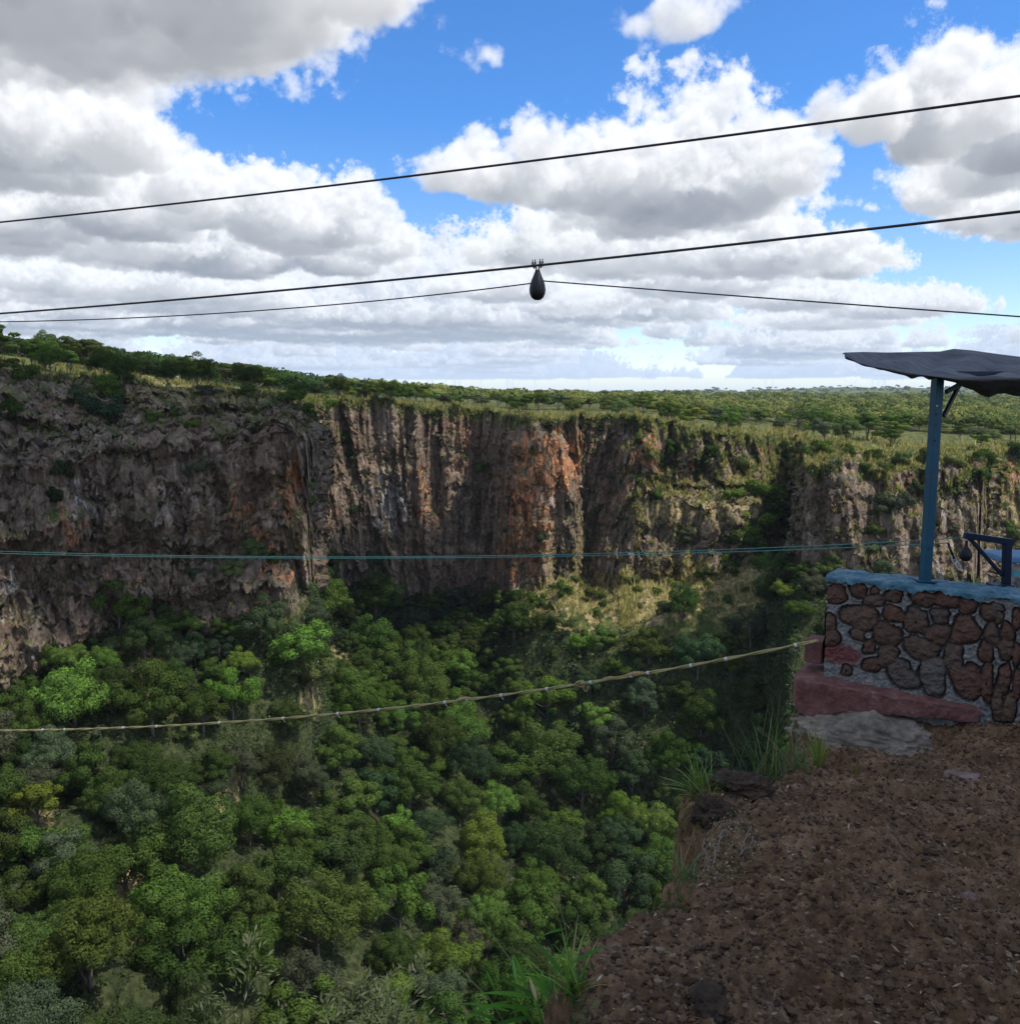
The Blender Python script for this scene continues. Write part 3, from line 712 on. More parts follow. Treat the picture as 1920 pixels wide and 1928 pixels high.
# loose clods, chips and litter on the soil
def scatter_ground():
    rg = np.random.default_rng(5)
    ico = bmesh.new(); bmesh.ops.create_icosphere(ico, subdivisions=1, radius=1)
    bv = np.array([v.co[:] for v in ico.verts]); bf = np.array([[v.index for v in f.verts] for f in ico.faces]); ico.free()
    def pts(n):
        X = rg.uniform(0, 5, n*3); Y = 2+6.4*rg.random(n*3)**1.7; d = rim_dist(X, Y); u = X/Y
        k = (d < -.03) & (u < .75); X, Y = X[k][:n], Y[k][:n]
        return X, Y, ground_h(X[None], Y[None])[0]
    X, Y, Z = pts(22000); n = len(X)
    s = np.exp(rg.normal(-5.05, .5, n)); s = np.clip(s, .003, .018)
    k = rg.choice(n, 160, False); s[k] = rg.uniform(.012, .026, 160)
    V = bv[None]*(1+rg.normal(0, .22, (n, len(bv), 1)))*s[:, None, None]*rg.uniform([.7, .7, .45], [1.3, 1.3, .9], (n, 1, 3))
    V = V+np.stack([X, Y, Z+s*.12], -1)[:, None]
    F = bf[None]+(np.arange(n)*len(bv))[:, None, None]
    t = NT('clods'); a = t.attr('tone', 'Fac')
    m = t.principled(t.mix(t.noise(t.coord('Object'), 60, 5), t.ramp(a, [(0, (.029, .017, .009)), (.55, (.096, .057, .031)), (.9, (.158, .10, .058)), (1, (.25, .195, .135))]), (.04, .027, .02)), .95, None, .1)
    o = mesh_np('soil_clods', V.reshape(-1, 3), F.reshape(-1, 3), m, False, None, {'tone': np.repeat(rg.random(n), len(bv))})
    tag(o, 'loose crumbly clods and stone chips strewn over the soil', 'clods', None, 'stuff')
    # dry leaf bits and straws
    X, Y, Z = pts(2600); n = len(X); L = np.exp(rg.normal(-3.9, .6, n)); L = np.clip(L, .006, .11); w = np.where(L > .035, .0016, L*.32)
    a = rg.uniform(0, 6.28, n); tl = rg.normal(0, .35, n)
    d = np.stack([np.cos(a), np.sin(a), tl], -1); q = np.stack([-np.sin(a), np.cos(a), rg.normal(0, .5, n)], -1)
    c = np.stack([X, Y, Z+.006+.3*np.abs(tl)*L], -1)
    V = np.stack([c-d*L[:, None]/2, c+q*w[:, None]/2, c+d*L[:, None]/2, c-q*w[:, None]/2], 1)
    t = NT('dry_litter'); a_ = t.attr('tone', 'Fac')
    m = t.principled(t.ramp(a_, [(0, (.06, .038, .02)), (.5, (.13, .088, .05)), (.85, (.22, .16, .10)), (1, (.33, .28, .21))]), .85, None, .2)
    o = mesh_np('leaf_litter', V.reshape(-1, 3), np.arange(n*4).reshape(-1, 4), m, False, None, {'tone': np.repeat(rg.random(n)**1.4, 4)})
    tag(o, 'dry leaf scraps and straws scattered over the soil', 'litter', None, 'stuff')
scatter_ground()
# ---------------------------------------------------------------- lumps of rock
def rock(name, c, size, seed, mat, label, cat='rock', rz=0, amp=.22, flat=1.0, sub=6):
    bm = bmesh.new(); bmesh.ops.create_icosphere(bm, subdivisions=sub, radius=1)
    v = np.array([q.co[:] for q in bm.verts]); f = np.array([[q.index for q in g.verts] for g in bm.faces]); bm.free()
    n = (cells(v*1.0, 1.3, seed)-.4)*1.2+fbm(v, 4, seed+.5)*.30+(cells(v, .42, seed+.7)-.4)*.7+fbm(v, 1.0, seed+.2)*.16+(cells(v, .16, seed+.4)-.4)*.30+fbm(v, .4, seed+.1)*.05
    v = v*(1+amp*n[:, None]); v *= np.array(size)
    M = np.array(Matrix.Rotation(rz, 3, 'Z')); v = v@M.T
    o = mesh_np(name, v, f, mat, True, None, None, c); return tag(o, label, cat)
def rock_mat(name, lo, hi, sc=9, bump=.03):
    t = NT(name); P = t.coord('Object'); n = t.noise(P, sc, 9, .68); g = t.noise(P, sc*.3, 5, .6)
    c = t.ramp(t.math('MULTIPLY_ADD', n, .6, t.math('MULTIPLY', g, .4)), [(.33, lo), (.5, tuple((a+b)/2 for a, b in zip(lo, hi))), (.64, hi)])
    return t.principled(c, .92, t.bump(n, 1, bump), .15)
MR_PALE = rock_mat('lichened_rock', (.065, .053, .042), (.30, .255, .205), 11, .05)
MR_DARK = rock_mat('burnt_rock', (.014, .010, .007), (.075, .050, .034), 24, .03)
MR_RED = rock_mat('dusty_red_stone', (.08, .05, .042), (.20, .14, .12), 10, .02)
# ---------------------------------------------------------------- stone parapet
WA = np.array([2.84, 7.73]); WD = np.array([1.02, -.74]); WD /= np.linalg.norm(WD); WN = np.array([-WD[1], WD[0]]); WTOP = -1.6
def wall_px(px, py, off=0.0):
    """(along, height) on the wall's face for a pixel"""
    x, y, z = ray(px, py); o = WA+WN*off
    A = np.array([[x, -WD[0]], [y, -WD[1]]]); k, s = np.linalg.solve(A, o)
    return s, z*k
def wpt(s, off, z): q = WA+WD*s+WN*off; return np.array([q[0], q[1], z])
def wall():
    W = empty('stone_wall', wpt(1.0, .17, -2.7))
    tag(W, 'rubble stone parapet with blue painted coping and a dusty red plinth', 'wall')
    off = np.array(W.location)
    rg = np.random.default_rng(8)
    Z4 = [(470,500,92,72,0),(650,470,70,55,0),(775,548,75,46,0),(925,505,70,58,0),(1160,535,102,62,10),(1350,545,108,60,10),(1510,590,80,58,0),(660,680,136,96,14),(925,655,82,68,0),(1105,712,95,102,0),(1290,672,75,60,0),
          (1490,785,114,106,0),(870,818,120,88,6),(1275,815,86,86,20),(1145,930,128,92,20),(880,980,85,85,0),(735,918,50,56,0),(755,1055,70,62,0),(645,815,58,45,0),(1395,1005,80,108,0),(990,1125,104,122,-25),(1235,1135,106,140,0),
          (1500,1185,112,142,-15),(425,720,50,70,0),(430,845,78,64,0),(1680,640,66,72,0),(1700,815,60,82,0),(1650,955,56,84,0),(1820,800,56,82,0),(1810,930,62,78,0),(1660,1195,50,150,0),(1795,1170,52,128,0),(1742,1350,48,140,0),(1835,1400,55,120,0),
          (1895,690,40,85,0),(450,385,60,34,0),(1760,680,36,46,0),(1895,980,38,90,0),(1900,1200,40,120,0),(560,1090,40,45,0),(780,470,35,30,0),(1600,470,60,36,0),(1740,600,50,34,0)]
    st = []
    for zx, zy, rx, ry, ro in Z4:
        px, py = 1460+zx/4.174, 1000+zy/4.174
        s, z = wall_px(px, py); s2, _ = wall_px(px+rx/4.174, py); _, z2 = wall_px(px, py-ry/4.174)
        st.append((s, z, abs(s2-s), abs(z2-z), math.radians(-ro), rg.random(), rg.uniform(0, 9)))
    for i in range(60):
        s, z = rg.uniform(1.42, 3.1), rg.uniform(-2.75, -1.7); r1, r2 = rg.uniform(.06, .1), rg.uniform(.08, .16)
        if all(((s-a[0])/(a[2]+r1))**2+((z-a[1])/(a[3]+r2))**2 > .85 for a in st): st.append((s, z, r1, r2, 0, rg.random(), i))
    LEN, DEP = 3.3, .36
    ns, nz = 700, 240
    S, Zz = np.meshgrid(np.linspace(0, LEN, ns), np.linspace(-2.85, WTOP-.028, nz))
    P = np.stack([S, Zz, S*0], -1); wob = fbm(P, .5, 60)*.05+fbm(P, .14, 64)*.018
    best = np.full(S.shape, 9.); idc = np.zeros(S.shape)
    for s, z, rx, ry, ro, cid, ph in st:
        x, y = S-s, Zz-z; c, sn = math.cos(ro), math.sin(ro); x, y = (x*c+y*sn)/rx, (-x*sn+y*c)/ry
        th = np.arctan2(y, x); p = 2.2+1.2*cid
        f = (np.abs(x)**p+np.abs(y)**p)**(1/p)*(1+.09*np.sin(2*th+ph)+  .07*np.sin(3*th+ph*2.1)+.03*np.sin(5*th+ph*1.3))*.90+wob*.9
        m = f < best; best[m] = f[m]; idc[m] = cid
    dome = np.clip(1-best**2.2, 0, 1)**.6
    hgt = np.where(best < .93, -.030+.050*dome, 0)
    groove = np.exp(-((best-.985)/.075)**2)
    mort = np.clip((best-1.02)/.06, 0, 1)
    hgt = hgt-groove*.034+mort*(.004+.012*np.exp(-((best-1.10)/.07)**2)+fbm(P, .22, 61)*.005+cells(P, .06, 62)*.005)
    hgt += (1-mort)*(fbm(P, .25, 63)*.005+cells(P, .06, 65)*.004)
    V = WA[None, None]+WD*S[..., None]-WN*(hgt[..., None])
    V = np.concatenate([V, Zz[..., None]], -1)
    t = NT('rubble_masonry'); at = t.n('ShaderNodeAttribute', attribute_name='stone'); sp = t.n('ShaderNodeSeparateColor'); t.t.links.new(at.outputs['Color'], sp.inputs[0])
    isst, cid, grv = sp.outputs; Pc = t.coord('Object'); n = t.noise(Pc, 16, 8, .65); n2 = t.noise(Pc, 60, 6, .7)
    sc = t.ramp(cid, [(0, (.092, .052, .036)), (.3, (.118, .053, .036)), (.55, (.094, .064, .047)), (.8, (.13, .078, .048)), (.93, (.085, .066, .058)), (1, (.13, .12, .11))])
    sc = t.mix(t.math('MULTIPLY_ADD', n, 2.2, -.75, clamp=True), t.mix(.65, sc, (.03, .02, .016)), sc)
    sc = t.mix(t.math('MULTIPLY_ADD', n2, 5, -3.1, clamp=True), sc, (.30, .27, .25))
    mc = t.ramp(t.math('MULTIPLY_ADD', n2, .5, t.math('MULTIPLY', n, .5)), [(.34, (.06, .056, .051)), (.52, (.148, .142, .134)), (.66, (.25, .242, .23))])
    c = t.mix(isst, mc, sc); c = t.mix(t.math('MULTIPLY', grv, .75), c, (.02, .017, .015))  # groove round each stone darkened in the colour, as the shadow there
    # smears of old red paint low on the wall's end
    spx = t.n('ShaderNodeSeparateXYZ'); t.t.links.new(Pc, spx.inputs[0])
    red = t.attr('paint', 'Fac'); c = t.mix(t.math('MULTIPLY_ADD', t.math('ADD', red, t.math('MULTIPLY_ADD', n, 1.0, -.5)), 3.5, -1.6, clamp=True), c, (.115, .040, .038))
    m = t.principled(c, .88, t.bump(t.math('MULTIPLY_ADD', n2, .5, n), .7, .008), .2)
    paint = np.exp(-(((S-.12)/.28)**2+((Zz+2.30)/.13)**2))*(best > .9)
    mesh_np('masonry', V.reshape(-1, 3)-off, grid_faces(nz, ns)[:, ::1], m, True, W, {'stone': np.stack([1-np.clip((best-.93)/.05, 0, 1), idc, groove], -1).reshape(-1, 3), 'paint': paint.ravel()})
    # core behind the face
    b = MB()
    c0 = wpt(LEN/2, DEP/2+.035, -2.29); b.box(c0, (LEN, DEP-.06, 1.24), np.stack([np.append(WD, 0), np.append(WN, 0), [0, 0, 1]], 1))
    b.build('wall_core', rock_mat('rough_core', (.05, .04, .035), (.2, .18, .17), 14, .03), W, loc=off)
    W.children[-1].location = (0, 0, 0)
    # end face with half stones
    ne, nh = 90, 240; D_, Z2 = np.meshgrid(np.linspace(0, DEP, ne), np.linspace(-2.85, WTOP-.028, nh)); Pe = np.stack([D_, Z2, D_*0+4], -1)
    e = cells(Pe, .22, 71); eb = np.clip((e-.3)*2.5, 0, 1)
    Ve = WA+WN*D_[..., None]-WD*((eb*.05-.01)[..., None]); Ve = np.concatenate([Ve, Z2[..., None]], -1)
    mesh_np('end_masonry', Ve.reshape(-1, 3)-off, grid_faces(nh, ne)[:, ::-1], m, True, W, {'stone': np.stack([np.clip((e-.36)*6, 0, 1), cells(Pe, .22, 71, VC, nearest=True), np.exp(-((e-.38)/.05)**2)*.8], -1).reshape(-1, 3), 'paint': np.exp(-((Z2+2.3)/.15)**2).ravel()})
    # coping: a hand-trowelled painted cap
    na, nb = 330, 44; prof = []
    ov, th = .028, .034
    for k in np.linspace(0, 1, 10): prof.append((-ov, -th+k*(th-.012)))
    for k in np.linspace(0, 1, 24): prof.append((-ov+.012+k*(DEP+2*ov-.024), 0))
    for k in np.linspace(0, 1, 10): prof.append((DEP+ov, -.012-k*(th-.012)))
    prof = np.array(prof); A_ = np.linspace(-.02, LEN, na)
    pa = np.stack(np.broadcast_arrays(A_[:, None], prof[None, :, 0], prof[None, :, 1]), -1)
    w = fbm(pa, 1.2, 72)*.006+fbm(pa, .3, 73)*.003
    low = (prof[None, :, 1] < -.03)*(fbm(np.stack([A_, A_*0, A_*0], -1), .5, 74)[:, None]*.016)
    V = WA+WD*A_[:, None, None]+WN*(prof[None, :, 0]-w*(prof[None, :, 0] < .1))[..., None]
    Zc = WTOP+prof[None, :, 1]+w+low; V = np.concatenate([V, np.broadcast_to(Zc, V.shape[:2])[..., None]], -1)
    t = NT('worn_blue_paint'); Pc = t.coord('Object'); n = t.noise(Pc, 9, 8, .65); n2 = t.noise(Pc, 55, 5, .7)
    c = t.ramp(n, [(.3, (.014, .054, .080)), (.5, (.030, .092, .125)), (.66, (.070, .142, .178))])
    c = t.mix(t.math('MULTIPLY_ADD', n2, 6, -4.2, clamp=True), c, (.14, .22, .27))
    mb = t.principled(c, .55, t.bump(t.math('ADD', n, n2), .5, .006), .35)
    mesh_np('coping', V.reshape(-1, 3)-off, grid_faces(na, prof.shape[0])[:, ::-1], mb, True, W)
    # red plinth along the foot, running out past the wall's end
    t = NT('dusty_red_paint'); Pc = t.coord('Object'); n = t.noise(Pc, 6, 9, .68); n2 = t.noise(Pc, 40, 6, .7)
    c = t.ramp(t.math('MULTIPLY_ADD', n, .7, t.math('MULTIPLY', n2, .3)), [(.30, (.048, .023, .020)), (.46, (.102, .043, .037)), (.58, (.142, .069, .060)), (.68, (.25, .19, .17))])
    mr = t.principled(c, .85, t.bump(t.math('ADD', n, n2), .8, .01), .2)
    sec = []
    # (along, outward reach, top z, bottom z)
    tl = wall_px(1492, 1277, -.16); xs = np.linspace(tl[0], 1.27, 150)
    top = np.interp(xs, [xs[0], .3, 1.27], [-2.525, -2.54, -2.555]); reach = np.interp(xs, [xs[0], xs[0]+.05, .25, 1.2, 1.27], [.13, .20, .18, .08, .05])
    bot = np.interp(xs, [xs[0], xs[0]+.10, xs[0]+.22, xs[0]+.45, .7, 1.27], [-2.78, -2.86, -2.87, -2.77, -2.72, -2.67])
    V = []
    for i, s in enumerate(xs):
        back = .33 if s < -.01 else .01
        ring = [(back, bot[i]), (-reach[i]+.02, bot[i])]+[(-reach[i]-.004, bot[i]+(top[i]-bot[i])*k) for k in np.linspace(.03, .93, 12)]+[(-reach[i]+.015, top[i])]+[(-reach[i]+.02+k*(back+reach[i]-.02), top[i]+.012*k) for k in np.linspace(.15, 1, 8)]
        V.append([wpt(s, q[0], q[1]) for q in ring])
    V = np.array(V); nP = V.shape[1]; V[..., 2] += fbm(V, .9, 75)*.006; V[..., 1] += fbm(V, .5, 76)*.005+cells(V, .05, 77)*.003
    f = grid_faces(len(xs), nP); cap0 = np.array([[0]+[k, k+1] for k in range(1, nP-1)]); cap1 = cap0[:, ::-1]+(len(xs)-1)*nP
    close = np.array([[i*nP+nP-1, i*nP, (i+1)*nP, (i+1)*nP+nP-1] for i in range(len(xs)-1)])
    mesh_np('plinth', V.reshape(-1, 3)-off, [np.concatenate([f, close]), np.concatenate([cap0, cap1])], mr, False, W)
    # red block on the plinth behind the wall's end: the rope is made fast here
    b = MB(); s0, zt = wall_px(1518, 1205, .08); s0 = max(s0, -.30)
    zt = -2.24; M_ = np.stack([np.append(WD, 0), np.append(WN, 0), [0, 0, 1]], 1)
    b.box(wpt(s0/2-.03, .19, (zt-2.45)/2), (abs(s0)-.03, .24, zt+2.45), M_)
    o = b.build('anchor_block', mr, W, bevel=.012, loc=off); o.location = (0, 0, 0)
    return W
wall()
# ---------------------------------------------------------------- stone pier with the little pulley gantry
def paint_mat(name, col, rough=.45, var=.35):
    t = NT(name); P = t.coord('Object'); n = t.noise(P, 14, 6, .6)
    c = t.mix(t.math('MULTIPLY_ADD', n, 2.0, -.6, clamp=True), tuple(q*(1-var) for q in col), col)
    c = t.mix(t.math('MULTIPLY', t.math('MULTIPLY_ADD', t.noise(P, 9, 7, .7), 7, -4.3, clamp=True), .8), c, (.055, .034, .024))
    return t.principled(c, rough, t.bump(t.noise(P, 70, 4), .25, .002), .2)
M_BLUE = paint_mat('blue_steel_paint', (.006, .058, .098)); M_NAVY = paint_mat('navy_steel_paint', (.004, .012, .032)); M_BLACK = paint_mat('black_rubber', (.012, .013, .016), .5)
M_STEEL = paint_mat('galvanised', (.42, .43, .45), .35)
def pier():
    Y = 8.05; p0 = px3(1872, 1110, Y); zt = px3(1890, 1056, Y)[2]; c = p0+np.array([.46, .18, 0])
    W = empty('stone_pier', (c[0], c[1], -2.6)); tag(W, 'dark stone pier with blue painted cap and one teal painted stone', 'pier')
    n, h = 120, 120; A_, Z_ = np.meshgrid(np.linspace(-.36, .6, n), np.linspace(-2.7, zt-.03, h)); Pe = np.stack([A_, Z_, A_*0+9], -1); e = cells(Pe, .26, 81); eb = np.clip((e-.3)*2.5, 0, 1)
    V = np.stack([A_, -.18-eb*.05, Z_+2.6], -1)
    t = NT('pier_masonry'); at = t.n('ShaderNodeAttribute', attribute_name='stone'); sp = t.n('ShaderNodeSeparateColor'); t.t.links.new(at.outputs['Color'], sp.inputs[0])
    nn = t.noise(t.coord('Object'), 18, 7, .65)
    cc = t.mix(sp.outputs[0], t.ramp(nn, [(.35, (.05, .045, .04)), (.6, (.22, .21, .2))]), t.ramp(nn, [(.3, (.03, .02, .016)), (.65, (.13, .08, .06))])); cc = t.mix(sp.outputs[1], cc, (.03, .30, .33))
    m = t.principled(cc, .85, t.bump(nn, .6, .01), .2)
    tp = px3(1913, 1081, c[1]-.18); teal = np.exp(-(((A_+c[0]-tp[0])/.035)**2+((Z_-tp[2])/.022)**2)**2)
    mesh_np('masonry', V.reshape(-1, 3), grid_faces(h, n), m, True, W, {'stone': np.stack([np.clip((e-.36)*6, 0, 1), teal, teal*0], -1).reshape(-1, 3)})
    b = MB(); b.box((.12, .06, -.03+(zt-.06)/2-.02), (.955, .46, 2.55+zt)); o = b.build('pier_core', rock_mat('pier_core_stone', (.02, .016, .014), (.10, .075, .06), 12, .03), W)
    b = MB(); b.box((.12, .06, zt+2.6), (1.0, .42, .055)); b.build('pier_cap', paint_mat('cap_blue', (.10, .22, .36), .6), W, bevel=.012)
    return c
PIER_C = pier()
def gantry():
    Y = 7.62; P = lambda x, y: px3(x, y, Y)
    base = P(1890, 1118); G = empty('pulley_gantry', base); tag(G, 'small navy steel gantry with raking brace standing on the coping', 'gantry'); off = base
    def part(nm, fn, mat, **k):
        b = MB(); fn(b); o = b.build(nm, mat, G, loc=off, **k); o.location = (0, 0, 0); return o
    part('post', lambda b: b.bar(P(1893, 1118), P(1896, 1019), .06, .06), M_NAVY, bevel=.004)
    part('beam', lambda b: b.bar(P(1906, 1021), P(1815, 1008), .045, .055), M_NAVY, bevel=.004)
    part('brace', lambda b: b.bar(P(1824, 1012), P(1886, 1083), .03, .03), M_NAVY, bevel=.003)
    part('base_plate', lambda b: b.box(P(1882, 1107), (.17, .16, .075)), M_NAVY, bevel=.006)
    part('pulley', lambda b: b.lathe([(.001, -.004), (.02, -.004), (.02, .004), (.001, .004)], P(1817, 1016), 14), M_STEEL)
gantry()
def hang_things():
    Y = 7.62; P = lambda x, y: px3(x, y, Y)
    c = P(1820, 1013); o = empty('hanging_weight', c); tag(o, 'small black pear shaped weight hanging from the gantry beam end', 'weight')
    k = Y/1663/.98
    prof = [(.004, -44), (5, -43.5), (9.5, -40), (11.3, -34), (10.5, -27), (7, -21), (3.2, -16), (2.6, -10), (2.6, 2)]
    b = MB(); b.lathe([(r*k if r > .01 else .001, z*k) for r, z in prof], (0, 0, 0), 20); b.build('weight_body', M_BLACK, o, smooth=True)
    b = MB(); b.tube([(0, 0, -2*k), (.004, 0, 6*k), (0, 0, 11*k)], .006, 8); b.build('hanger_strap', M_BLACK, o)
    c = P(1790, 1018); o = empty('clip_sling', c); tag(o, 'short black sling with two bright steel clips hanging off the green line', 'sling')
    q = lambda x, y: tuple(P(x, y)-c)
    b = MB(); b.tube([q(1784, 1022), q(1789, 1035), q(1796, 1052)], .010, 6); b.build('strap', M_BLACK, o, smooth=True)
    for (x0, y0, x1, y1, w) in ((1793, 1045, 1799, 1062, .018), (1800, 1058, 1807, 1073, .016)):
        a, d = np.array(q(x0, y0)), np.array(q(x1, y1)); ax = d-a; L = np.linalg.norm(ax); ax /= L; sd = np.cross(ax, (0, 1, 0)); sd /= np.linalg.norm(sd)
        b = MB(); pts = [(a+d)/2+ax*L/2*math.cos(t)+sd*w*math.sin(t) for t in np.linspace(0, 2*math.pi, 22)]; b.tube(pts, .0055, 8, False); b.build('carabiner', M_STEEL, o, smooth=True)
hang_things()
# ---------------------------------------------------------------- shade roof on its post
def shelter():
    pb = px_z(1741, 1094, WTOP+.002); Yp = pb[1]
    S = empty('shade_roof', pb); tag(S, 'black tarpaulin shade roof on a blue steel post above the parapet', 'shelter'); off = pb
    def part(nm, fn, mat, **k):
        b = MB(); fn(b); o = b.build(nm, mat, S, loc=off, **k); o.location = (0, 0, 0); return o
    top = pb+np.array([0, 0, 1.74])
    part('post', lambda b: b.box((pb+top)/2, (.074, .074, 1.74), np.array(Matrix.Rotation(.25, 3, 'Z'))), M_BLUE, bevel=.005)
    part('foot_plate', lambda b: b.box(pb+np.array([0, 0, .006]), (.15, .15, .012)), M_BLUE, bevel=.003)
    for i, y in enumerate((764, 779, 800, 829, 1033)):
        q = px3(1763-(y-764)*.06, y, Yp-.055); part('bolt', lambda b: b.tube([q, q+np.array([0, -.012, 0])], .007, 8), M_STEEL if i in (0,) else M_NAVY)
    e0 = px3(1781, 738, Yp); e1 = px3(1815, 719, Yp+.1); part('strut', lambda b: b.bar(e0, e1, .03, .035), M_BLUE, bevel=.003)
    e2 = px3(1776, 784, Yp+.02); e3 = px3(1806, 724, Yp+.12); part('brace', lambda b: b.bar(e2, e3, .028, .03), M_NAVY, bevel=.003)
    part('rafter', lambda b: b.bar(px3(1762, 704, Yp), px3(1990, 704, Yp+.35), .05, .045), M_NAVY, bevel=.003)
    # the tarpaulin: ridge line at the back, drooping front eave, tucked hem
    ridge = [(1590, 664, 7.30), (1625, 663, 7.6), (1670, 664, 7.95), (1720, 663, 8.2), (1770, 662, 8.35), (1795, 657, 8.4), (1830, 660, 8.4), (1880, 667, 8.4), (1920, 672, 8.4), (1990, 680, 8.4), (2150, 700, 8.4)]
    eave = [(1590, 671, 7.22), (1612, 682, 7.2), (1640, 690, 7.2), (1672, 695, 7.2), (1700, 701, 7.2), (1745, 707, 7.2), (1775, 711, 7.2), (1804, 715, 7.2), (1850, 715, 7.2), (1920, 712, 7.2), (1990, 708, 7.2), (2150, 700, 7.2)]
    hem = [(1590, 673, 7.26), (1612, 683, 7.32), (1640, 692, 7.36), (1664, 696, 7.4), (1672, 696, 7.4), (1697, 705, 7.42), (1716, 712, 7.44), (1727, 709, 7.44), (1738, 709.5, 7.44), (1749, 714, 7.44), (1760, 711, 7.44), (1785, 716, 7.44), (1804, 723, 7.44), (1830, 734, 7.44), (1861, 749, 7.44), (1868, 745, 7.44), (1877, 740, 7.44), (1900, 742, 7.44), (1920, 746, 7.44), (1990, 752, 7.44), (2150, 752, 7.44)]
    q = np.linspace(1590, 2150, 260)
    def line(L):
        a = np.array(L, float); y = np.interp(q, a[:, 0], a[:, 1]); Y = np.interp(q, a[:, 0], a[:, 2]); return np.array([px3(x, yy, YY) for x, yy, YY in zip(q, y, Y)])
    r, e, h = line(ridge), line(eave), line(hem)
    rows = []
    bk = r+np.array([0, .9, -.14])*np.clip((q-1590)/150, .05, 1)[:, None]
    for k in np.linspace(0, 1, 10)[:-1]: rows.append(bk*(1-k)+r*k)
    for k in np.linspace(0, 1, 34)[:-1]:
        sag = -.035*math.sin(math.pi*k)*np.clip((q-1600)/120, 0, 1)
        w = .026*np.sin(q*.055+k*5.5)*math.sin(math.pi*k)+.020*np.sin(q*.021-k*7+1)*k+.010*np.sin(q*.11+k*2.5)*k*(1-k)*3
        rows.append(r*(1-k)+e*k+np.stack([q*0, q*0, sag+w*np.clip((q-1595)/60, 0, 1)], 1))
    for k in np.linspace(0, 1, 9): rows.append(e*(1-k)+h*k+np.stack([q*0, -.03*np.sin(math.pi*k)+q*0, .004*np.sin(q*.2)*k], 1))
    V = np.array(rows); t = NT('black_tarpaulin'); P = t.coord('Object'); n = t.noise(P, 5, 6, .6)
    c = t.ramp(n, [(.3, (.024, .023, .023)), (.6, (.044, .042, .041)), (.75, (.085, .080, .077))])
    m = t.principled(c, .62, t.bump(t.noise(t.coord('Object', (2.2, 5.5, 3)), 1.0, 5, .55), .9, .07), .35)
    o = mesh_np('tarpaulin', V.reshape(-1, 3)-off, grid_faces(V.shape[0], V.shape[1]), m, True, S)
    sm = o.modifiers.new('thickness', 'SOLIDIFY'); sm.thickness = .006; sm.offset = 0
shelter()
# ---------------------------------------------------------------- boulder the parapet stands on, and stones on the soil
b0 = wpt(.48, -.12, -3.02); rock('boulder', b0, (.66, .32, .25), 1, MR_PALE, 'pale grey lichened boulder jutting out under the red plinth', 'boulder', -.60, .20)
p = gp(1395, 1490); rock('burnt_lump', p+np.array([0, .05, .0]), (.15, .12, .075), 2, MR_DARK, 'black crumbling lump of rock on the rim behind the creeper mat', 'rock', .3, .35)
p = gp(1335, 1530); rock('burnt_lump', p+np.array([0.02, .0, -.02]), (.09, .10, .085), 3, MR_DARK, 'dark crumbling rock edge just above the dry creeper mat', 'rock', .8, .35)
p = gp(1822, 1700); rock('stone', p+np.array([0, 0, .012]), (.035, .03, .030), 4, MR_RED, 'pinkish grey fist sized stone half buried in the soil', 'stone', .4, .25, sub=4)
p = gp(1590, 1575); rock('stone', p, (.06, .045, .025), 5, MR_DARK, 'flat dark stone sunk in the middle of the soil slope', 'stone', .2, .3, sub=4)
p = gp(1345, 1890); rock('stone', p, (.07, .055, .03), 6, MR_DARK, 'dark clod near the bottom edge left of centre of the soil', 'stone', 1.2, .4, sub=4)
p = gp(1870, 1830); rock('stone', p, (.10, .06, .03), 7, MR_DARK, 'dark charred clod at the lower right of the soil', 'stone', .9, .45, sub=4)
p = gp(1815, 1455); rock('stone', p, (.12, .09, .035), 9, MR_RED, 'low reddish stone sunk in the soil below the plinth end', 'stone', .2, .3, sub=4)
# ---------------------------------------------------------------- cables, haul line and ropes
M_CABLE = paint_mat('dark_wire_rope', (.030, .024, .024), .6)
t = NT('green_cord'); M_GREEN = t.principled(t.mix(t.noise(t.coord('Object'), 30, 3), (.05, .15, .125), (.085, .20, .17)), .7, None, .2)
t = NT('yellow_rope'); P_ = t.coord('Object'); M_YEL = t.principled(t.mix(t.noise(P_, 25, 5), (.12, .105, .045), (.31, .265, .12)), .85, t.bump(t.noise(P_, 120, 3), .6, .004), .15)
t = NT('frayed_cloth'); P_ = t.coord('Object'); M_CLOTH = t.principled(t.mix(t.noise(P_, 30, 5), (.16, .11, .05), (.38, .28, .14)), .9, None, .1)
M_TAPE = paint_mat('white_tape', (.45, .45, .42), .5, .2)
def span(A, B, sag, t0, t1, n=160):
    """points of a hanging line through A and B, carried on from t0 to t1"""
    A, B = np.array(A), np.array(B); t = np.linspace(t0, t1, n)
    p = A+(B-A)*t[:, None]; p[:, 2] -= 4*sag*t*(1-t); return p
def line_obj(name, pts, r, mat, label, cat, n=8, group=None):
    o = MB().tube(pts, r, n).build(name, mat, None, True, loc=tuple(pts[len(pts)//2])); return tag(o, label, cat, group)
U1, U0 = px3(1920, 180, 8.0), px3(0, 418, 13.0)
line_obj('steel_cable', span(U1, U0, .05, -.5, 3.2), .0125, M_CABLE, 'upper of the two thick dark steel cables crossing the sky', 'cable')
C1, C0 = px3(1920, 398, 9.0), px3(0, 590, 14.0)
CAB = span(C1, C0, .07, -.5, 3.2, 400); line_obj('steel_cable', CAB, .0145, M_CABLE, 'lower thick steel cable carrying the black hanging counterweight', 'cable')
cx, cy = proj(CAB); k = int(np.argmin(np.abs(cx-1021))); HP = CAB[k]; HYd = HP[1]; tang = CAB[k-1]-CAB[k+1]; tang /= np.linalg.norm(tang)
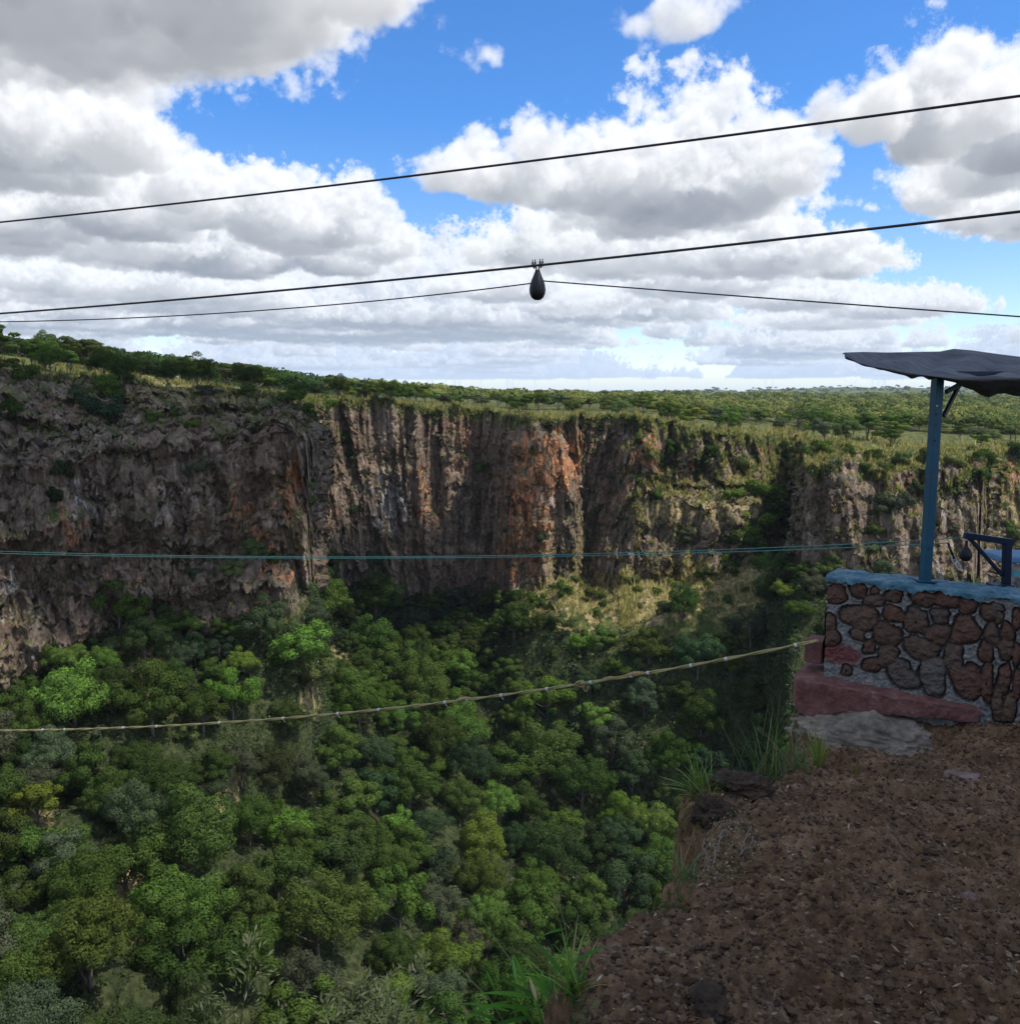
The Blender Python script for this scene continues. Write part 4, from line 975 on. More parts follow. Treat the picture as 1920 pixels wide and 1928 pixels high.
def counterweight():
    o = empty('counterweight', HP); tag(o, 'black teardrop counterweight clamped under the lower steel cable', 'weight')
    k = HYd/1663/.99
    prof = [(.05, -62), (6, -61), (11, -57), (14, -50), (15, -43), (13.6, -34), (11, -26), (8, -19), (5.6, -13), (4.4, -10), (4.2, -8)]
    b = MB(); b.lathe([(r*k, z*k) for r, z in prof], (0, 0, 0), 28); b.build('weight_body', M_BLACK, o, smooth=True)
    for s in (-1, 1):
        b = MB(); b.tube([tang*s*2.6*k+np.array([0, 0, -12*k]), tang*s*2.4*k+np.array([0, 0, -5*k]), tang*s*3.4*k+np.array([0, 0, .5*k])], 1.3*k, 8); b.build('shackle_arm', M_CABLE, o, smooth=True)
        b = MB(); b.bar(tang*s*3.2*k, tang*s*11.5*k, 5.5*k, 5.0*k)
        c = b.build('cable_clamp', M_CABLE, o, bevel=.004)
        for q in (4.6, 9.4):
            b = MB(); p0 = tang*s*q*k; b.tube([p0+np.array([0, 0, 1*k]), p0+np.array([0, 0, 11*k])], .9*k, 8); b.lathe([(1.9*k, 0), (1.9*k, 3*k)], p0+np.array([0, 0, 3.4*k]), 6); b.build('clamp_bolt', M_CABLE, c)
        b = MB(); b.lathe([(.1*k, -2.2*k), (1.7*k, -1.2*k), (1.7*k, 1.2*k), (.1*k, 2.2*k)], tang*s*6.4*k+np.array([0, 0, -3.6*k]), 10); b.build('clamp_nut', M_CABLE, c)
    return o
counterweight()
k_ = HYd/1663
def sag_px(pts_px, Ya, Yb, n=140):
    a = np.array(pts_px, float); x = np.linspace(a[0, 0], a[-1, 0], n)
    c = np.polyfit(a[:, 0], a[:, 1], 2 if len(a) > 2 else 1); y = np.polyval(c, x)
    A = px3(a[0, 0], a[0, 1], Ya); B = px3(a[-1, 0], a[-1, 1], Yb); ua, ub = A[0]/A[1], B[0]/B[1]
    out = []
    for xx, yy in zip(x, y):
        u, _ = uv_of(xx, yy); s = (A[0]-u*A[1])/(u*(B[1]-A[1])-(B[0]-A[0])); Y = A[1]+(B[1]-A[1])*s
        out.append(px3(xx, yy, Y))
    return np.array(out)
pts = sag_px([(1020, 529.5), (850, 551), (700, 569), (350, 594), (0, 603), (-400, 604)], HYd, HYd+4.0)
line_obj('haul_line', pts, .0078, M_CABLE, 'thin dark haul line sagging away left of the counterweight', 'rope')
pts = sag_px([(2300, 622), (1920, 596), (1470, 563), (1020, 528.5)], HYd-2.2, HYd)
line_obj('haul_line', pts, .0078, M_CABLE, 'thin dark haul line running down right of the counterweight', 'rope')
gA = px3(1812, 1011, 7.66)
pts = sag_px([(1812, 1011), (1500, 1030), (1200, 1042), (800, 1048.5), (400, 1046), (0, 1036), (-500, 1016)], 7.66, 16)
line_obj('green_cord', pts, .0042, M_GREEN, 'upper of the two thin green cords stretched across the gorge', 'cord')
pts = sag_px([(1786, 1021), (1500, 1036), (1200, 1046), (800, 1049.5), (400, 1050), (0, 1041), (-500, 1023)], 7.64, 16)
line_obj('green_cord', pts, .0042, M_GREEN, 'lower of the two thin green cords stretched across the gorge', 'cord')
def yellow_rope():
    pts = sag_px([(1540, 1203), (1300, 1256), (1090, 1288), (850, 1323), (600, 1350), (300, 1366), (0, 1371), (-500, 1366)], 7.55, 16, 420)
    o = empty('yellow_rope', pts[0]); tag(o, 'weathered yellow safety rope bound with white tape across the gorge', 'rope'); off = pts[0]
    L = np.concatenate([[0], np.cumsum(np.linalg.norm(np.diff(pts, axis=0), axis=1))]); n = 3000; s = np.linspace(0, L[-1], n); P = np.stack([np.interp(s, L, pts[:, i]) for i in range(3)], 1)
    px, _ = proj(P)
    def strand(ph, r, R_, name):
        a = s*9+ph; wv = np.stack([np.zeros(n), np.cos(a)*R_, np.sin(a)*R_], 1); b = MB(); b.tube(P+wv-off, r, 6); return b.build(name, M_YEL, o, True)
    strand(0, .0105, .007, 'strand'); strand(math.pi, .0095, .008, 'strand')
    def at(x): i = int(np.argmin(np.abs(px-x))); return i
    for x in (1498, 1367, 1300, 1220, 1188, 1112, 1030, 944, 880, 838, 713, 636, 533, 413, 295, 232, 122, 80):
        i = at(x); b = MB(); b.tube([P[i-2]-off, P[i+2]-off], .0185, 10); b.build('tape_band', M_TAPE, o, True)
        if x in (944, 838, 636, 533, 1030):
            b = MB(); q = P[i]-off; b.tube([q, q+np.array([.01, -.01, -.03]), q+np.array([.03, -.01, -.045])], [.006, .005, .003], 6); b.build('tape_tail', M_TAPE, o, True)
    for x0, x1, r in ((1175, 1212, .017), (1130, 1160, .010), (858, 886, .017)):      # wrapped cloth
        i, j = at(x0), at(x1); i, j = min(i, j), max(i, j); q = P[i:j]-off; m_ = len(q); a = np.linspace(0, 40, m_)
        b = MB(); b.tube(q+np.stack([a*0, np.cos(a)*.008, .006+np.sin(a)*.008+.012*np.sin(np.linspace(0, 3.14, m_))], 1), r*(.5+.5*np.sin(np.linspace(.1, 3.04, m_))), 8); b.build('wrapping', M_CLOTH, o, True)
    i = at(1092); c = P[i]-off
    for j, (rr, ph) in enumerate(((.034, 0), (.028, 1.4))):
        b = MB(); th = np.linspace(0, 2*math.pi*1.4, 40); b.tube(np.stack([c[0]+rr*1.3*np.cos(th+ph), c[1]+.015*np.sin(th*2), c[2]+rr*.8*np.sin(th+ph)], 1), .0095, 7); b.build('knot', M_YEL, o, True)
    b = MB(); th = np.linspace(0, math.pi, 20); b.tube(np.stack([c[0]+.055+.022*np.cos(th), c[1]+th*0-.02, c[2]-.015-.055*np.sin(th)], 1), .008, 7); b.build('knot_loop', M_YEL, o, True)
yellow_rope()
# ---------------------------------------------------------------- grasses on the rim
def leaf_mat(name, tint_attr=True, trans=.35, rough=.6):
    t = NT(name); c = t.attr('tint'); n = t.noise(t.coord('Object'), 3, 3)
    d = t.n('ShaderNodeBsdfDiffuse'); tr = t.n('ShaderNodeBsdfTranslucent'); g = t.n('ShaderNodeBsdfGlossy'); g.inputs['Roughness'].default_value = .45
    t.set(d.inputs[0], c); t.set(tr.inputs[0], t.mix(1.0, c, (1.1, 1.2, .6), 'MULTIPLY')); mx = t.n('ShaderNodeMixShader'); mx.inputs[0].default_value = trans
    t.t.links.new(d.outputs[0], mx.inputs[1]); t.t.links.new(tr.outputs[0], mx.inputs[2])
    m2 = t.n('ShaderNodeMixShader'); m2.inputs[0].default_value = .012; t.t.links.new(mx.outputs[0], m2.inputs[1]); t.t.links.new(g.outputs[0], m2.inputs[2])
    t.t.links.new(m2.outputs[0], t.out.inputs[0]); return t.m
M_BLADE = leaf_mat('grass_blade')
def blades(base, specs, seed=0):
    """specs: (start offset, azimuth, lean, length, width, droop, colour, tip colour) -> one mesh of folded tapering blades"""
    V, F, C = [], [], []; n = 0; K = 9
    for (o, az, lean, L, w, dr, c0, c1) in specs:
        p = np.array(o, float); d = np.array([math.sin(lean)*math.cos(az), math.sin(lean)*math.sin(az), math.cos(lean)])
        side = np.array([-math.sin(az), math.cos(az), 0.0])
        for i in range(K):
            k = i/(K-1); ww = w*(min(1, .45+k*3) if k < .35 else (1-((k-.35)/.65)**1.6))+.0006
            up = np.cross(side, d)
            V += [p-side*ww/2, p+up*ww*.18, p+side*ww/2]; cc = np.array(c0)*(1-k)+np.array(c1)*k; C += [cc]*3
            if i: a = n+3*(i-1); F += [(a, a+1, a+4, a+3), (a+1, a+2, a+5, a+4)]
            p = p+d*L/(K-1); d = d+np.array([math.cos(az)*.5, math.sin(az)*.5, -1])*dr/(K-1)*(.3+1.4*k); d /= np.linalg.norm(d)
        n += 3*K
    return np.array(V), np.array(F), np.array(C)
def tuft(name, base, n, L, w, spread, lean, droop, cols, seed, label, cat='grass tuft', bias=None):
    rg = np.random.default_rng(seed); sp = []
    for i in range(n):
        az = rg.uniform(0, 6.283) if bias is None else rg.normal(bias[0], bias[1]); c = np.array(cols[rg.integers(len(cols))])*rg.uniform(.75, 1.2)
        sp.append(((rg.normal(0, spread), rg.normal(0, spread), 0), az, abs(rg.normal(lean, lean*.45)), L*rg.uniform(.5, 1.15), w*rg.uniform(.7, 1.2), droop*rg.uniform(.4, 1.5), c*.8, c*rg.uniform(.9, 1.25)))
    V, F, C = blades(base, sp, seed); o = mesh_np(name, V, F, M_BLADE, True, None, {'tint': C}, base); return tag(o, label, cat)
GRN = [(.10, .20, .03), (.13, .23, .04), (.08, .16, .035), (.11, .19, .035), (.24, .21, .09)]; DGR = [(.05, .11, .035), (.07, .13, .04), (.09, .14, .05), (.18, .15, .07)]; YGR = [(.16, .18, .03), (.10, .14, .03), (.22, .21, .04)]
p = gp(1392, 1478); tuft('grass_tuft', p+np.array([-.02, .1, -.03]), 120, .34, .007, .055, .5, .55, GRN, 21, 'bright green fountain of long grass blades on the rim', 'grass tuft')
p = gp(1345, 1500); tuft('grass_tuft', p+np.array([-.03, .05, -.03]), 60, .26, .006, .035, .85, .5, GRN, 22, 'smaller bright green tuft leaning out over the rim', 'grass tuft', (math.pi, .8))
p = gp(1480, 1462); tuft('grass_tuft', p+np.array([.0, .35, -.15]), 70, .42, .005, .10, .45, .6, DGR, 23, 'thin dull green grass between the bright tuft and the boulder', 'grass tuft')
p = gp(1545, 1448); tuft('spiky_plant', p+np.array([0, .08, -.01]), 22, .25, .014, .02, .38, .18, YGR, 24, 'stiff yellow green spiky plant in front of the boulder', 'plant')
p = gp(1560, 1395); tuft('grass_tuft', p+np.array([-.25, .45, -.12]), 40, .40, .004, .09, .35, .5, DGR, 25, 'wispy dark grass left of the boulder end', 'grass tuft')
def reed_plant():
    base = px3(1040, 1960, 2.45); base[2] = gz(base[0], base[1])-.02
    o = empty('reed_grass', base); tag(o, 'tall broad bladed reed grass at the bottom beside the soil', 'reed grass'); off = base
    rg = np.random.default_rng(31); Y = 2.42; P = lambda x, y, dy=0: px3(x, y, Y+dy)-off
    def stem(pts, r): b = MB(); b.tube(np.array(pts), r, 6); return b.build('stem', M_BLADE_S, o, True)
    canes = [[(1040,2010),(1010,1880),(955,1800),(905,1730),(878,1690)],[(1045,2010),(1090,1900),(1075,1830),(1063,1740),(1048,1690),(1032,1660)],[(1000,2010),(920,1880),(870,1830),(835,1800)],[(1080,2010),(1077,1860),(1060,1830),(1030,1790)]]
    for i, c in enumerate(canes):
        q = np.array([P(x, y, .02*i) for x, y in c]); stem(q, np.linspace(.0032, .0009, len(q)))
    L = [(1000,1880,895,1872,15,0),(1020,1890,930,1840,11,0),(960,1885,870,1925,13,0),(1010,1895,960,1910,14,0),(990,1860,965,1795,8,0),(972,1850,964,1800,9,0),(1040,1890,985,1822,12,0),(1035,1870,1005,1825,11,0),(1032,1868,1036,1830,8,0),
         (1058,1838,1003,1770,9,0),(1080,1812,1146,1782,12,0),(1062,1750,1015,1765,10,0),(1090,1900,1063,1860,9,0),(1085,1880,1102,1848,10,2),(1098,1925,1066,1862,9,0),(1010,1885,996,1840,8,1),(1052,1892,1042,1852,5,1),(1100,1850,1135,1836,5,1),(885,1852,880,1835,6,0),
         (960,1905,860,1890,11,0),(1000,1915,900,1945,14,0),(1060,1920,1100,1935,13,0),(980,1900,905,1895,12,0),(940,1925,880,1905,10,0),(1020,1920,1000,1870,10,0),(930,1862,914,1826,6,0),(1005,1930,955,1875,10,0),(1030,1935,1075,1895,9,0)]
    V, F, C = [], [], []; n = 0; K = 8
    col = {0: [(.075, .19, .035), (.10, .25, .05), (.06, .16, .04)], 1: [(.42, .33, .22)], 2: [(.50, .22, .03)]}
    for (x0, y0, x1, y1, w, ty) in L:
        dy = rg.uniform(-.06, .06); a, b = P(x0, y0, dy), P(x1, y1, dy+rg.uniform(-.1, .1)); c = np.array(col[ty][rg.integers(len(col[ty]))])*rg.uniform(.8, 1.15); ax = b-a; sd = np.cross(ax, (0, 1, .3)); sd /= np.linalg.norm(sd); W = w*Y/1663
        for i in range(K):
            k = i/(K-1); p = a+ax*k+np.array([0, 0, .05*np.linalg.norm(ax)*math.sin(math.pi*k)]); ww = W*max(.05, math.sin(math.pi*min(.97, k**.75*.93+.07)))
            V += [p-sd*ww/2, p+np.array([0, .2*ww, -.1*ww]), p+sd*ww/2]; C += [c*(.85+.3*k)]*3
            if i: q = n+3*(i-1); F += [(q, q+1, q+4, q+3), (q+1, q+2, q+5, q+4)]
        n += 3*K
    mesh_np('leaves', np.array(V), np.array(F), M_BLADE, True, o, {'tint': np.array(C)})
t = NT('reed_stem'); M_BLADE_S = t.principled(t.mix(t.noise(t.coord('Object'), 8, 3), (.06, .10, .03), (.13, .13, .05)), .6, None, .3)
reed_plant()
def feather_grass(stems, label, seed, Y):
    rg = np.random.default_rng(seed); x0 = np.mean([s[0][0] for s in stems]); base = px3(x0, 2250, Y); base[2] = max(gz(base[0], base[1]), base[2]-1.2); o = empty('seed_grass', base); tag(o, label, 'grass')
    V, F, C = [], [], []; n = 0
    for (path, hd) in [(s[:-1], s[-1]) for s in stems]:
        q = np.array([px3(x, y, Y+rg.uniform(-.05, .05)) for x, y in path]); root = base+np.array([rg.uniform(-.1, .1), rg.uniform(-.1, .1), 0]); q = np.concatenate([[root], q])-base
        b = MB(); b.tube(q, np.linspace(.004, .0012, len(q)), 6); b.build('stem', M_BLADE_S, o, True)
        Lc = np.concatenate([[0], np.cumsum(np.linalg.norm(np.diff(q, axis=0), axis=1))]); tot = Lc[-1]
        for i in range(hd):
            s = tot-rg.random()**1.3*.42; p = np.array([np.interp(s, Lc, q[:, j]) for j in range(3)]); wd = .015+.17*((tot-s)/.42)
            off = np.array([rg.normal(0, 1), rg.normal(0, .6), rg.normal(.15, .5)])*wd*.55; p = p+off
            d = np.array([off[0]*2+rg.normal(0, .05), rg.normal(0, .06), .06+rg.normal(.02, .06)]); d /= np.linalg.norm(d)+1e-9; sd = np.cross(d, (0, 1, 0)); L = rg.uniform(.016, .042); w = L*rg.uniform(.2, .34)
            V += [p, p+d*L*.5+sd*w/2, p+d*L, p+d*L*.5-sd*w/2]; F.append((n, n+1, n+2, n+3)); n += 4; c = np.array([(.40, .37, .18), (.28, .29, .13), (.50, .46, .26), (.20, .24, .09)][rg.integers(4)])*rg.uniform(.7, 1.2); C += [c]*4
    mesh_np('seed_head', np.array(V), np.array(F), M_BLADE, False, o, {'tint': np.array(C)})
feather_grass([((452, 1935), (465, 1850), (474, 1760), 190), ((385, 1935), (388, 1870), 60), ((520, 1935), (535, 1895), 40), ((425, 1940), (420, 1890), 40)], 'tall feathery pale seed grass at the lower left foreground', 41, 3.3)
feather_grass([((740, 1940), (765, 1860), (800, 1800), 130), ((640, 1940), (660, 1880), (690, 1830), 130), ((620, 1930), (612, 1880), 60), ((700, 1940), (735, 1870), (742, 1830), 90), ((790, 1940), (800, 1900), 70)], 'spreading clump of pale seed grass just left of the reeds', 42, 3.3)
def creeper():
    rg = np.random.default_rng(51); base = gp(1365, 1590)
    o = empty('creeper_mat', base); tag(o, 'dry creeper mat with bare pale stems and tiny leaves on the rim', 'creeper')
    V, F, C = [], [], []; n = 0
    for (path) in (((1332,1560),(1318,1610),(1300,1660)),((1345,1558),(1400,1556)),((1415,1570),(1400,1590),(1388,1615)),((1360,1575),(1345,1620),(1325,1645)),((1330,1585),(1322,1620),(1335,1640)),((1310,1640),(1330,1600),(1362,1572)),((1372,1575),(1350,1600),(1342,1640)),((1425,1580),(1410,1605),(1398,1612))):
        q = np.array([gp(x+rg.normal(0, 2), y)+np.array([0, -.01, .035]) for x, y in path]); t_ = np.linspace(0, 1, 12); q = np.stack([np.interp(t_, np.linspace(0, 1, len(q)), q[:, j]) for j in range(3)], 1)+rg.normal(0, .004, (12, 3))
        b = MB(); b.tube(q-base, .003, 5); b.build('stem', M_DRY, o, True)
    for i in range(900):
        x, y = rg.uniform(1312, 1425), rg.uniform(1552, 1660)
        if (x-1312)/113+(y-1552)/108 > 1.55+rg.normal(0, .12) or (x < 1335 and y < 1575): continue
        w = on_plane(x, y); p = np.array([w[0], w[1], gz(*w)+rg.uniform(.005, .05)])-base; a = rg.uniform(0, 6.28); L = rg.uniform(.006, .014); d = np.array([math.cos(a), math.sin(a), rg.normal(0, .5)])*L; s = np.array([-math.sin(a), math.cos(a), rg.normal(0, .5)])*L*.35
        V += [p, p+d*.5+s, p+d, p+d*.5-s]; F.append((n, n+1, n+2, n+3)); n += 4; C += [np.array([(.10, .10, .045), (.16, .14, .07), (.24, .21, .13)][rg.integers(3)])*rg.uniform(.7, 1.2)]*4
    mesh_np('leaves', np.array(V), np.array(F), M_BLADE, False, o, {'tint': np.array(C)})
t = NT('dry_stem'); M_DRY = t.principled(t.mix(t.noise(t.coord('Object'), 20, 3), (.07, .055, .04), (.17, .14, .11)), .8, None, .2)
creeper()
# more weeds along the lip of the soil, so that it does not end in a bare edge
for i, (x, y, n_, L_, w_, cols_, lab_) in enumerate([
    (1296, 1665, 40, .16, .004, DGR, 'small dull green weed below the creeper mat on the lip'), (1250, 1700, 26, .12, .004, YGR, 'short yellowish grass sprig on the lip left of the creeper'),
    (1180, 1728, 30, .14, .004, DGR, 'low dark grass sprig halfway along the soil edge'), (1120, 1750, 30, .15, .004, YGR, 'thin straw coloured sprig where the soil edge turns down'),
    (1075, 1790, 46, .20, .005, DGR, 'dark grass clump on the soil edge above the reeds'), (1090, 1880, 40, .20, .006, GRN, 'green grass clump between the reeds and the soil'),
    (1330, 1490, 44, .22, .004, GRN, 'green grass wisps hanging over the rim left of the burnt lump'), (1440, 1470, 40, .26, .004, DGR, 'fine grass behind the black crumbling lump'),
    (1510, 1452, 50, .34, .004, DGR, 'taller thin grass just left of the spiky plant'), (1620, 1450, 20, .07, .003, YGR, 'tiny sprig of grass at the boulder foot'), (1780, 1420, 16, .06, .003, YGR, 'tiny weed on the soil below the plinth')]):
    p = gp(x, y); tuft('grass_tuft', p+np.array([-.02 if x < 1500 else 0, .03, -.02]), n_, L_, w_, .03 if L_ > .1 else .015, .6, .6, cols_, 300+i, lab_, 'grass tuft')
def bank_cover():
    """dry roots, litter and little leafy weeds that hang over the cut bank below the soil's edge"""
    rg = np.random.default_rng(61); seg = RIMA[3:17]; L = np.hypot(*np.diff(seg, axis=0).T); cum = np.concatenate([[0], np.cumsum(L)])
    V, F, C = [], [], []; n = 0
    for i in range(9000):
        s = rg.uniform(0, cum[-1]); k = min(np.searchsorted(cum, s)-1, len(L)-1); k = max(k, 0); e = (seg[k+1]-seg[k])/L[k]; p = seg[k]+e*(s-cum[k]); nrm = np.array([-e[1], e[0]]); o = rg.uniform(-.04, .34)
        X, Y = p+nrm*o; dry = rg.random() < .55; up = rg.uniform(-.01, .05); c = np.array([X, Y, np.nan])
        V.append((X, Y, o, dry, up))
    A = np.array(V); Z = ground_h(A[None, :, 0], A[None, :, 1])[0]; VV = []
    for (X, Y, o, dry, up), z in zip(A, Z):
        c = np.array([X, Y, z+up]); a = rg.uniform(0, 6.28)
        if dry: l = rg.uniform(.02, .09); w = rg.uniform(.0015, .004); d = np.array([math.cos(a)*.6, math.sin(a)*.6, rg.normal(-.3, .6)]); col = np.array([(.07, .045, .03), (.12, .085, .055), (.18, .14, .10), (.05, .035, .025)][rg.integers(4)])
        else: l = rg.uniform(.012, .036); w = l*rg.uniform(.4, .65); d = np.array([math.cos(a), math.sin(a), rg.normal(.1, .5)]); col = np.array([(.04, .075, .02), (.06, .095, .026), (.085, .10, .035), (.03, .05, .018)][rg.integers(4)])
        d = d/np.linalg.norm(d)*l; sd = np.cross(d, rg.normal(0, 1, 3)); sd = sd/np.linalg.norm(sd)*w/2
        VV += [c-d/2, c+sd, c+d/2, c-sd]; F.append((n, n+1, n+2, n+3)); n += 4; C += [col*rg.uniform(.7, 1.25)]*4
    o = mesh_np('bank_weeds', np.array(VV), np.array(F), M_BLADE, False, None, {'tint': np.array(C)}); tag(o, 'tangle of dry roots and tiny weeds over the cut bank of the soil', 'weeds', None, 'stuff')
bank_cover()
# ---------------------------------------------------------------- trees
def foliage_material():
    t = NT('foliage'); oi = t.n('ShaderNodeObjectInfo'); a = t.attr('tone', 'Fac')
    c = t.mix(1.0, oi.outputs['Color'], t.ramp(a, [(0, (.62, .62, .70)), (.5, (1, 1, 1)), (1, (1.42, 1.34, 1.05))]), 'MULTIPLY')
    d = t.n('ShaderNodeBsdfDiffuse'); tr = t.n('ShaderNodeBsdfTranslucent'); t.set(d.inputs[0], c); t.set(tr.inputs[0], t.mix(1.0, c, (1.15, 1.15, .55), 'MULTIPLY'))
    mx = t.n('ShaderNodeMixShader'); mx.inputs[0].default_value = .28; t.t.links.new(d.outputs[0], mx.inputs[1]); t.t.links.new(tr.outputs[0], mx.inputs[2]); t.t.links.new(mx.outputs[0], t.out.inputs[0])
    return t.m
M_LEAF = foliage_material()
t = NT('bark'); P_ = t.coord('Object', (1, 1, .25)); M_BARK = t.principled(t.ramp(t.noise(P_, 6, 6, .65), [(.35, (.035, .028, .022)), (.6, (.13, .11, .09)), (.72, (.22, .20, .17))]), .9, t.bump(t.noise(P_, 14, 5), .7, .03), .15)
def crown_mesh(name, puffs, n, leaf, seed, fill=.35, rnd=.55, flat=0.0):
    """leaf-clump faces spread through ellipsoidal puffs; normals lean outward so that each puff is lit as a mass"""
    rg = np.random.default_rng(seed); puffs = np.array(puffs, float); vol = puffs[:, 3]*puffs[:, 4]
    k = rg.choice(len(puffs), n, p=vol/vol.sum()); c = puffs[k, :3]; r = puffs[k, 3:5][:, [0, 0, 1]]
    d = rg.normal(0, 1, (n, 3)); d /= np.linalg.norm(d, axis=1)[:, None]; d[:, 2] = np.where((d[:, 2] < -.2) & (rg.random(n) < .6), -d[:, 2], d[:, 2])
    # lumpy surface: clusters of twigs
    lump = 1+.16*np.sin(d[:, 0]*7+k*1.7)*np.sin(d[:, 1]*6+k)*1.0+.10*np.sin(d[:, 2]*11+d[:, 0]*9+k*2.3)
    rad = np.where(rg.random(n) < fill, rg.random(n)**.5, 1-np.abs(rg.normal(0, .07, n)))*lump
    p = c+d*rad[:, None]*r
    # hide nothing: but thin what lies deep inside the other puffs
    ins = np.zeros(n)
    for q in puffs: ins = np.maximum(ins, 1-np.sqrt((((p-q[:3])/q[[3, 3, 4]])**2).sum(1)))
    keep = (ins < .30) | (rg.random(n) < .25); p, d, ins = p[keep], d[keep], ins[keep]; n = len(p)
    nr = d+rg.normal(0, rnd, (n, 3)); nr[:, 2] += .25; nr /= np.linalg.norm(nr, axis=1)[:, None]
    t1 = np.cross(nr, rg.normal(0, 1, (n, 3))); t1 /= np.linalg.norm(t1, axis=1)[:, None]; t2 = np.cross(nr, t1)
    L = leaf*np.exp(rg.normal(0, .35, n)); w = L*rg.uniform(.45, .8, n)
    V = np.stack([p-t1*L[:, None]/2, p+t2*w[:, None]/2+nr*L[:, None]*.10, p+t1*L[:, None]/2, p-t2*w[:, None]/2+nr*L[:, None]*.10], 1)
    cen = puffs[:, :3].mean(0); out = (p-cen); out /= np.linalg.norm(out, axis=1)[:, None]
    sn = d*.9+out*.35+nr*.45; sn /= np.linalg.norm(sn, axis=1)[:, None]
    gn = np.cross(V[:, 2]-V[:, 0], V[:, 3]-V[:, 1]); fl = (gn*sn).sum(1) < 0; V[fl] = V[fl][:, ::-1]
    tone = np.clip(.5+rg.normal(0, .2, n)+.10*np.sin(k[keep]*2.1), 0, 1)
    return mesh_np(name, V.reshape(-1, 3), np.arange(n*4).reshape(-1, 4), M_LEAF, True, None, {'tone': np.repeat(tone, 4)}, None, np.repeat(sn, 4, 0), True)
def trunk_mesh(name, h, r, limbs, seed):
    rg = np.random.default_rng(seed); b = MB(); z = np.linspace(-1.2, h*.62, 8); lean = rg.normal(0, .05, 2)*h
    pth = np.stack([lean[0]*(z/h)**2, lean[1]*(z/h)**2+.1*np.sin(z), z], 1); b.tube(pth, np.linspace(r*1.25, r*.55, 8), 8)
    for (tx, ty, tz) in limbs:
        s = pth[rg.integers(3, 7)]; e = np.array([tx, ty, tz]); m = (s+e)/2+np.array([0, 0, -.12*h*rg.random()])+rg.normal(0, .12, 3); u = np.linspace(0, 1, 7)[:, None]
        b.tube(s*(1-u)**2+2*m*u*(1-u)+e*u*u, np.linspace(r*.5, r*.10, 7), 6)
    me = bpy.data.meshes.new(name); v = np.concatenate(b.v); me.from_pydata([tuple(q) for q in v], [], b.f); me.update(); me.polygons.foreach_set('use_smooth', np.full(len(me.polygons), True)); me.materials.append(M_BARK); return me
def kind_dome(seed, n=42000, leaf=.155, H=9.0, Wd=5.0):
    """an uneven dome of many small sprays on spreading limbs: lobes of different size, some bare gaps between them"""
    rg = np.random.default_rng(seed); pf = []; lobes = [(0, 0, .72, .55)]+[(math.cos(i*2.3+rg.random())*rg.uniform(.35, .62), math.sin(i*2.3+rg.random())*rg.uniform(.35, .62), rg.uniform(.48, .80), rg.uniform(.26, .46)) for i in range(rg.integers(5, 9))]
    for lx, ly, lz, lr in lobes:
        pf.append((lx*Wd, ly*Wd, H*lz, Wd*lr*.62, H*lr*.34))
        for i in range(8):
            d = rg.normal(0, 1, 3); d[2] = abs(d[2])*.9-.25; d /= np.linalg.norm(d); k = rg.uniform(.72, 1.10); r = rg.uniform(.28, .50)*lr
            pf.append((lx*Wd+d[0]*Wd*lr*k, ly*Wd+d[1]*Wd*lr*k, H*lz+d[2]*H*lr*.55*k, Wd*r, H*r*.5))
    return crown_mesh('crown', pf, n, leaf, seed, .40, .6), trunk_mesh('trunk', H, .22, [(l[0]*Wd, l[1]*Wd, H*l[2]) for l in lobes], seed)
def kind_loose(seed, n=19000, leaf=.165, H=8.0, Wd=4.0):
    rg = np.random.default_rng(seed); pf = []
    for i in range(20): a = rg.random()*6.28; rr = Wd*rg.random()**.6*.85; pf.append((rr*math.cos(a), rr*math.sin(a), H*(.40+.52*rg.random()*(1-.4*rr/Wd)), Wd*rg.uniform(.15, .30), H*rg.uniform(.06, .12)))
    return crown_mesh('crown', pf, n, leaf, seed, .5, .8), trunk_mesh('trunk', H, .16, [q[:3] for q in pf[:10]], seed)
def kind_flat(seed, n=12000, leaf=.21, H=6.5, Wd=3.6):
    rg = np.random.default_rng(seed); pf = []
    for i in range(13): a = rg.random()*6.28; rr = Wd*rg.random()**.6*.9; pf.append((rr*math.cos(a), rr*math.sin(a), H*(rg.uniform(.60, .92)-.14*rr/Wd), Wd*rg.uniform(.22, .38), H*rg.uniform(.05, .09)))
    return crown_mesh('crown', pf, n, leaf, seed, .5, .7), trunk_mesh('trunk', H, .14, [q[:3] for q in pf[:9]], seed)
def kind_bush(seed, n=7500, leaf=.14, H=2.4, Wd=1.7):
    rg = np.random.default_rng(seed); pf = []
    for i in range(11): a = rg.random()*6.28; rr = Wd*rg.random()**.6*.75; pf.append((rr*math.cos(a), rr*math.sin(a), H*rg.uniform(.2, .8)*(1-.3*rr/Wd), Wd*rg.uniform(.25, .42), H*rg.uniform(.16, .26)))
    return crown_mesh('crown', pf, n, leaf, seed, .45, .7), trunk_mesh('stem', H*.8, .06, [q[:3] for q in pf[:6]], seed)
KINDS = {'dome': [kind_dome(100+i) for i in range(7)], 'loose': [kind_loose(200+i) for i in range(5)], 'flat': [kind_flat(300+i) for i in range(5)], 'bush': [kind_bush(400+i) for i in range(5)]}
PAL = {'deep green': (.043, .068, .018), 'dark green': (.031, .048, .017), 'mid green': (.056, .094, .022), 'bright green': (.084, .142, .028), 'olive green': (.057, .086, .021), 'yellow green': (.110, .150, .024), 'grey green': (.060, .078, .044), 'blue green': (.034, .060, .028), 'pale green': (.09, .125, .045)}
SPECIES = {'dome': 'leafy_tree', 'loose': 'loose_tree', 'flat': 'acacia_tree', 'bush': 'bush'}
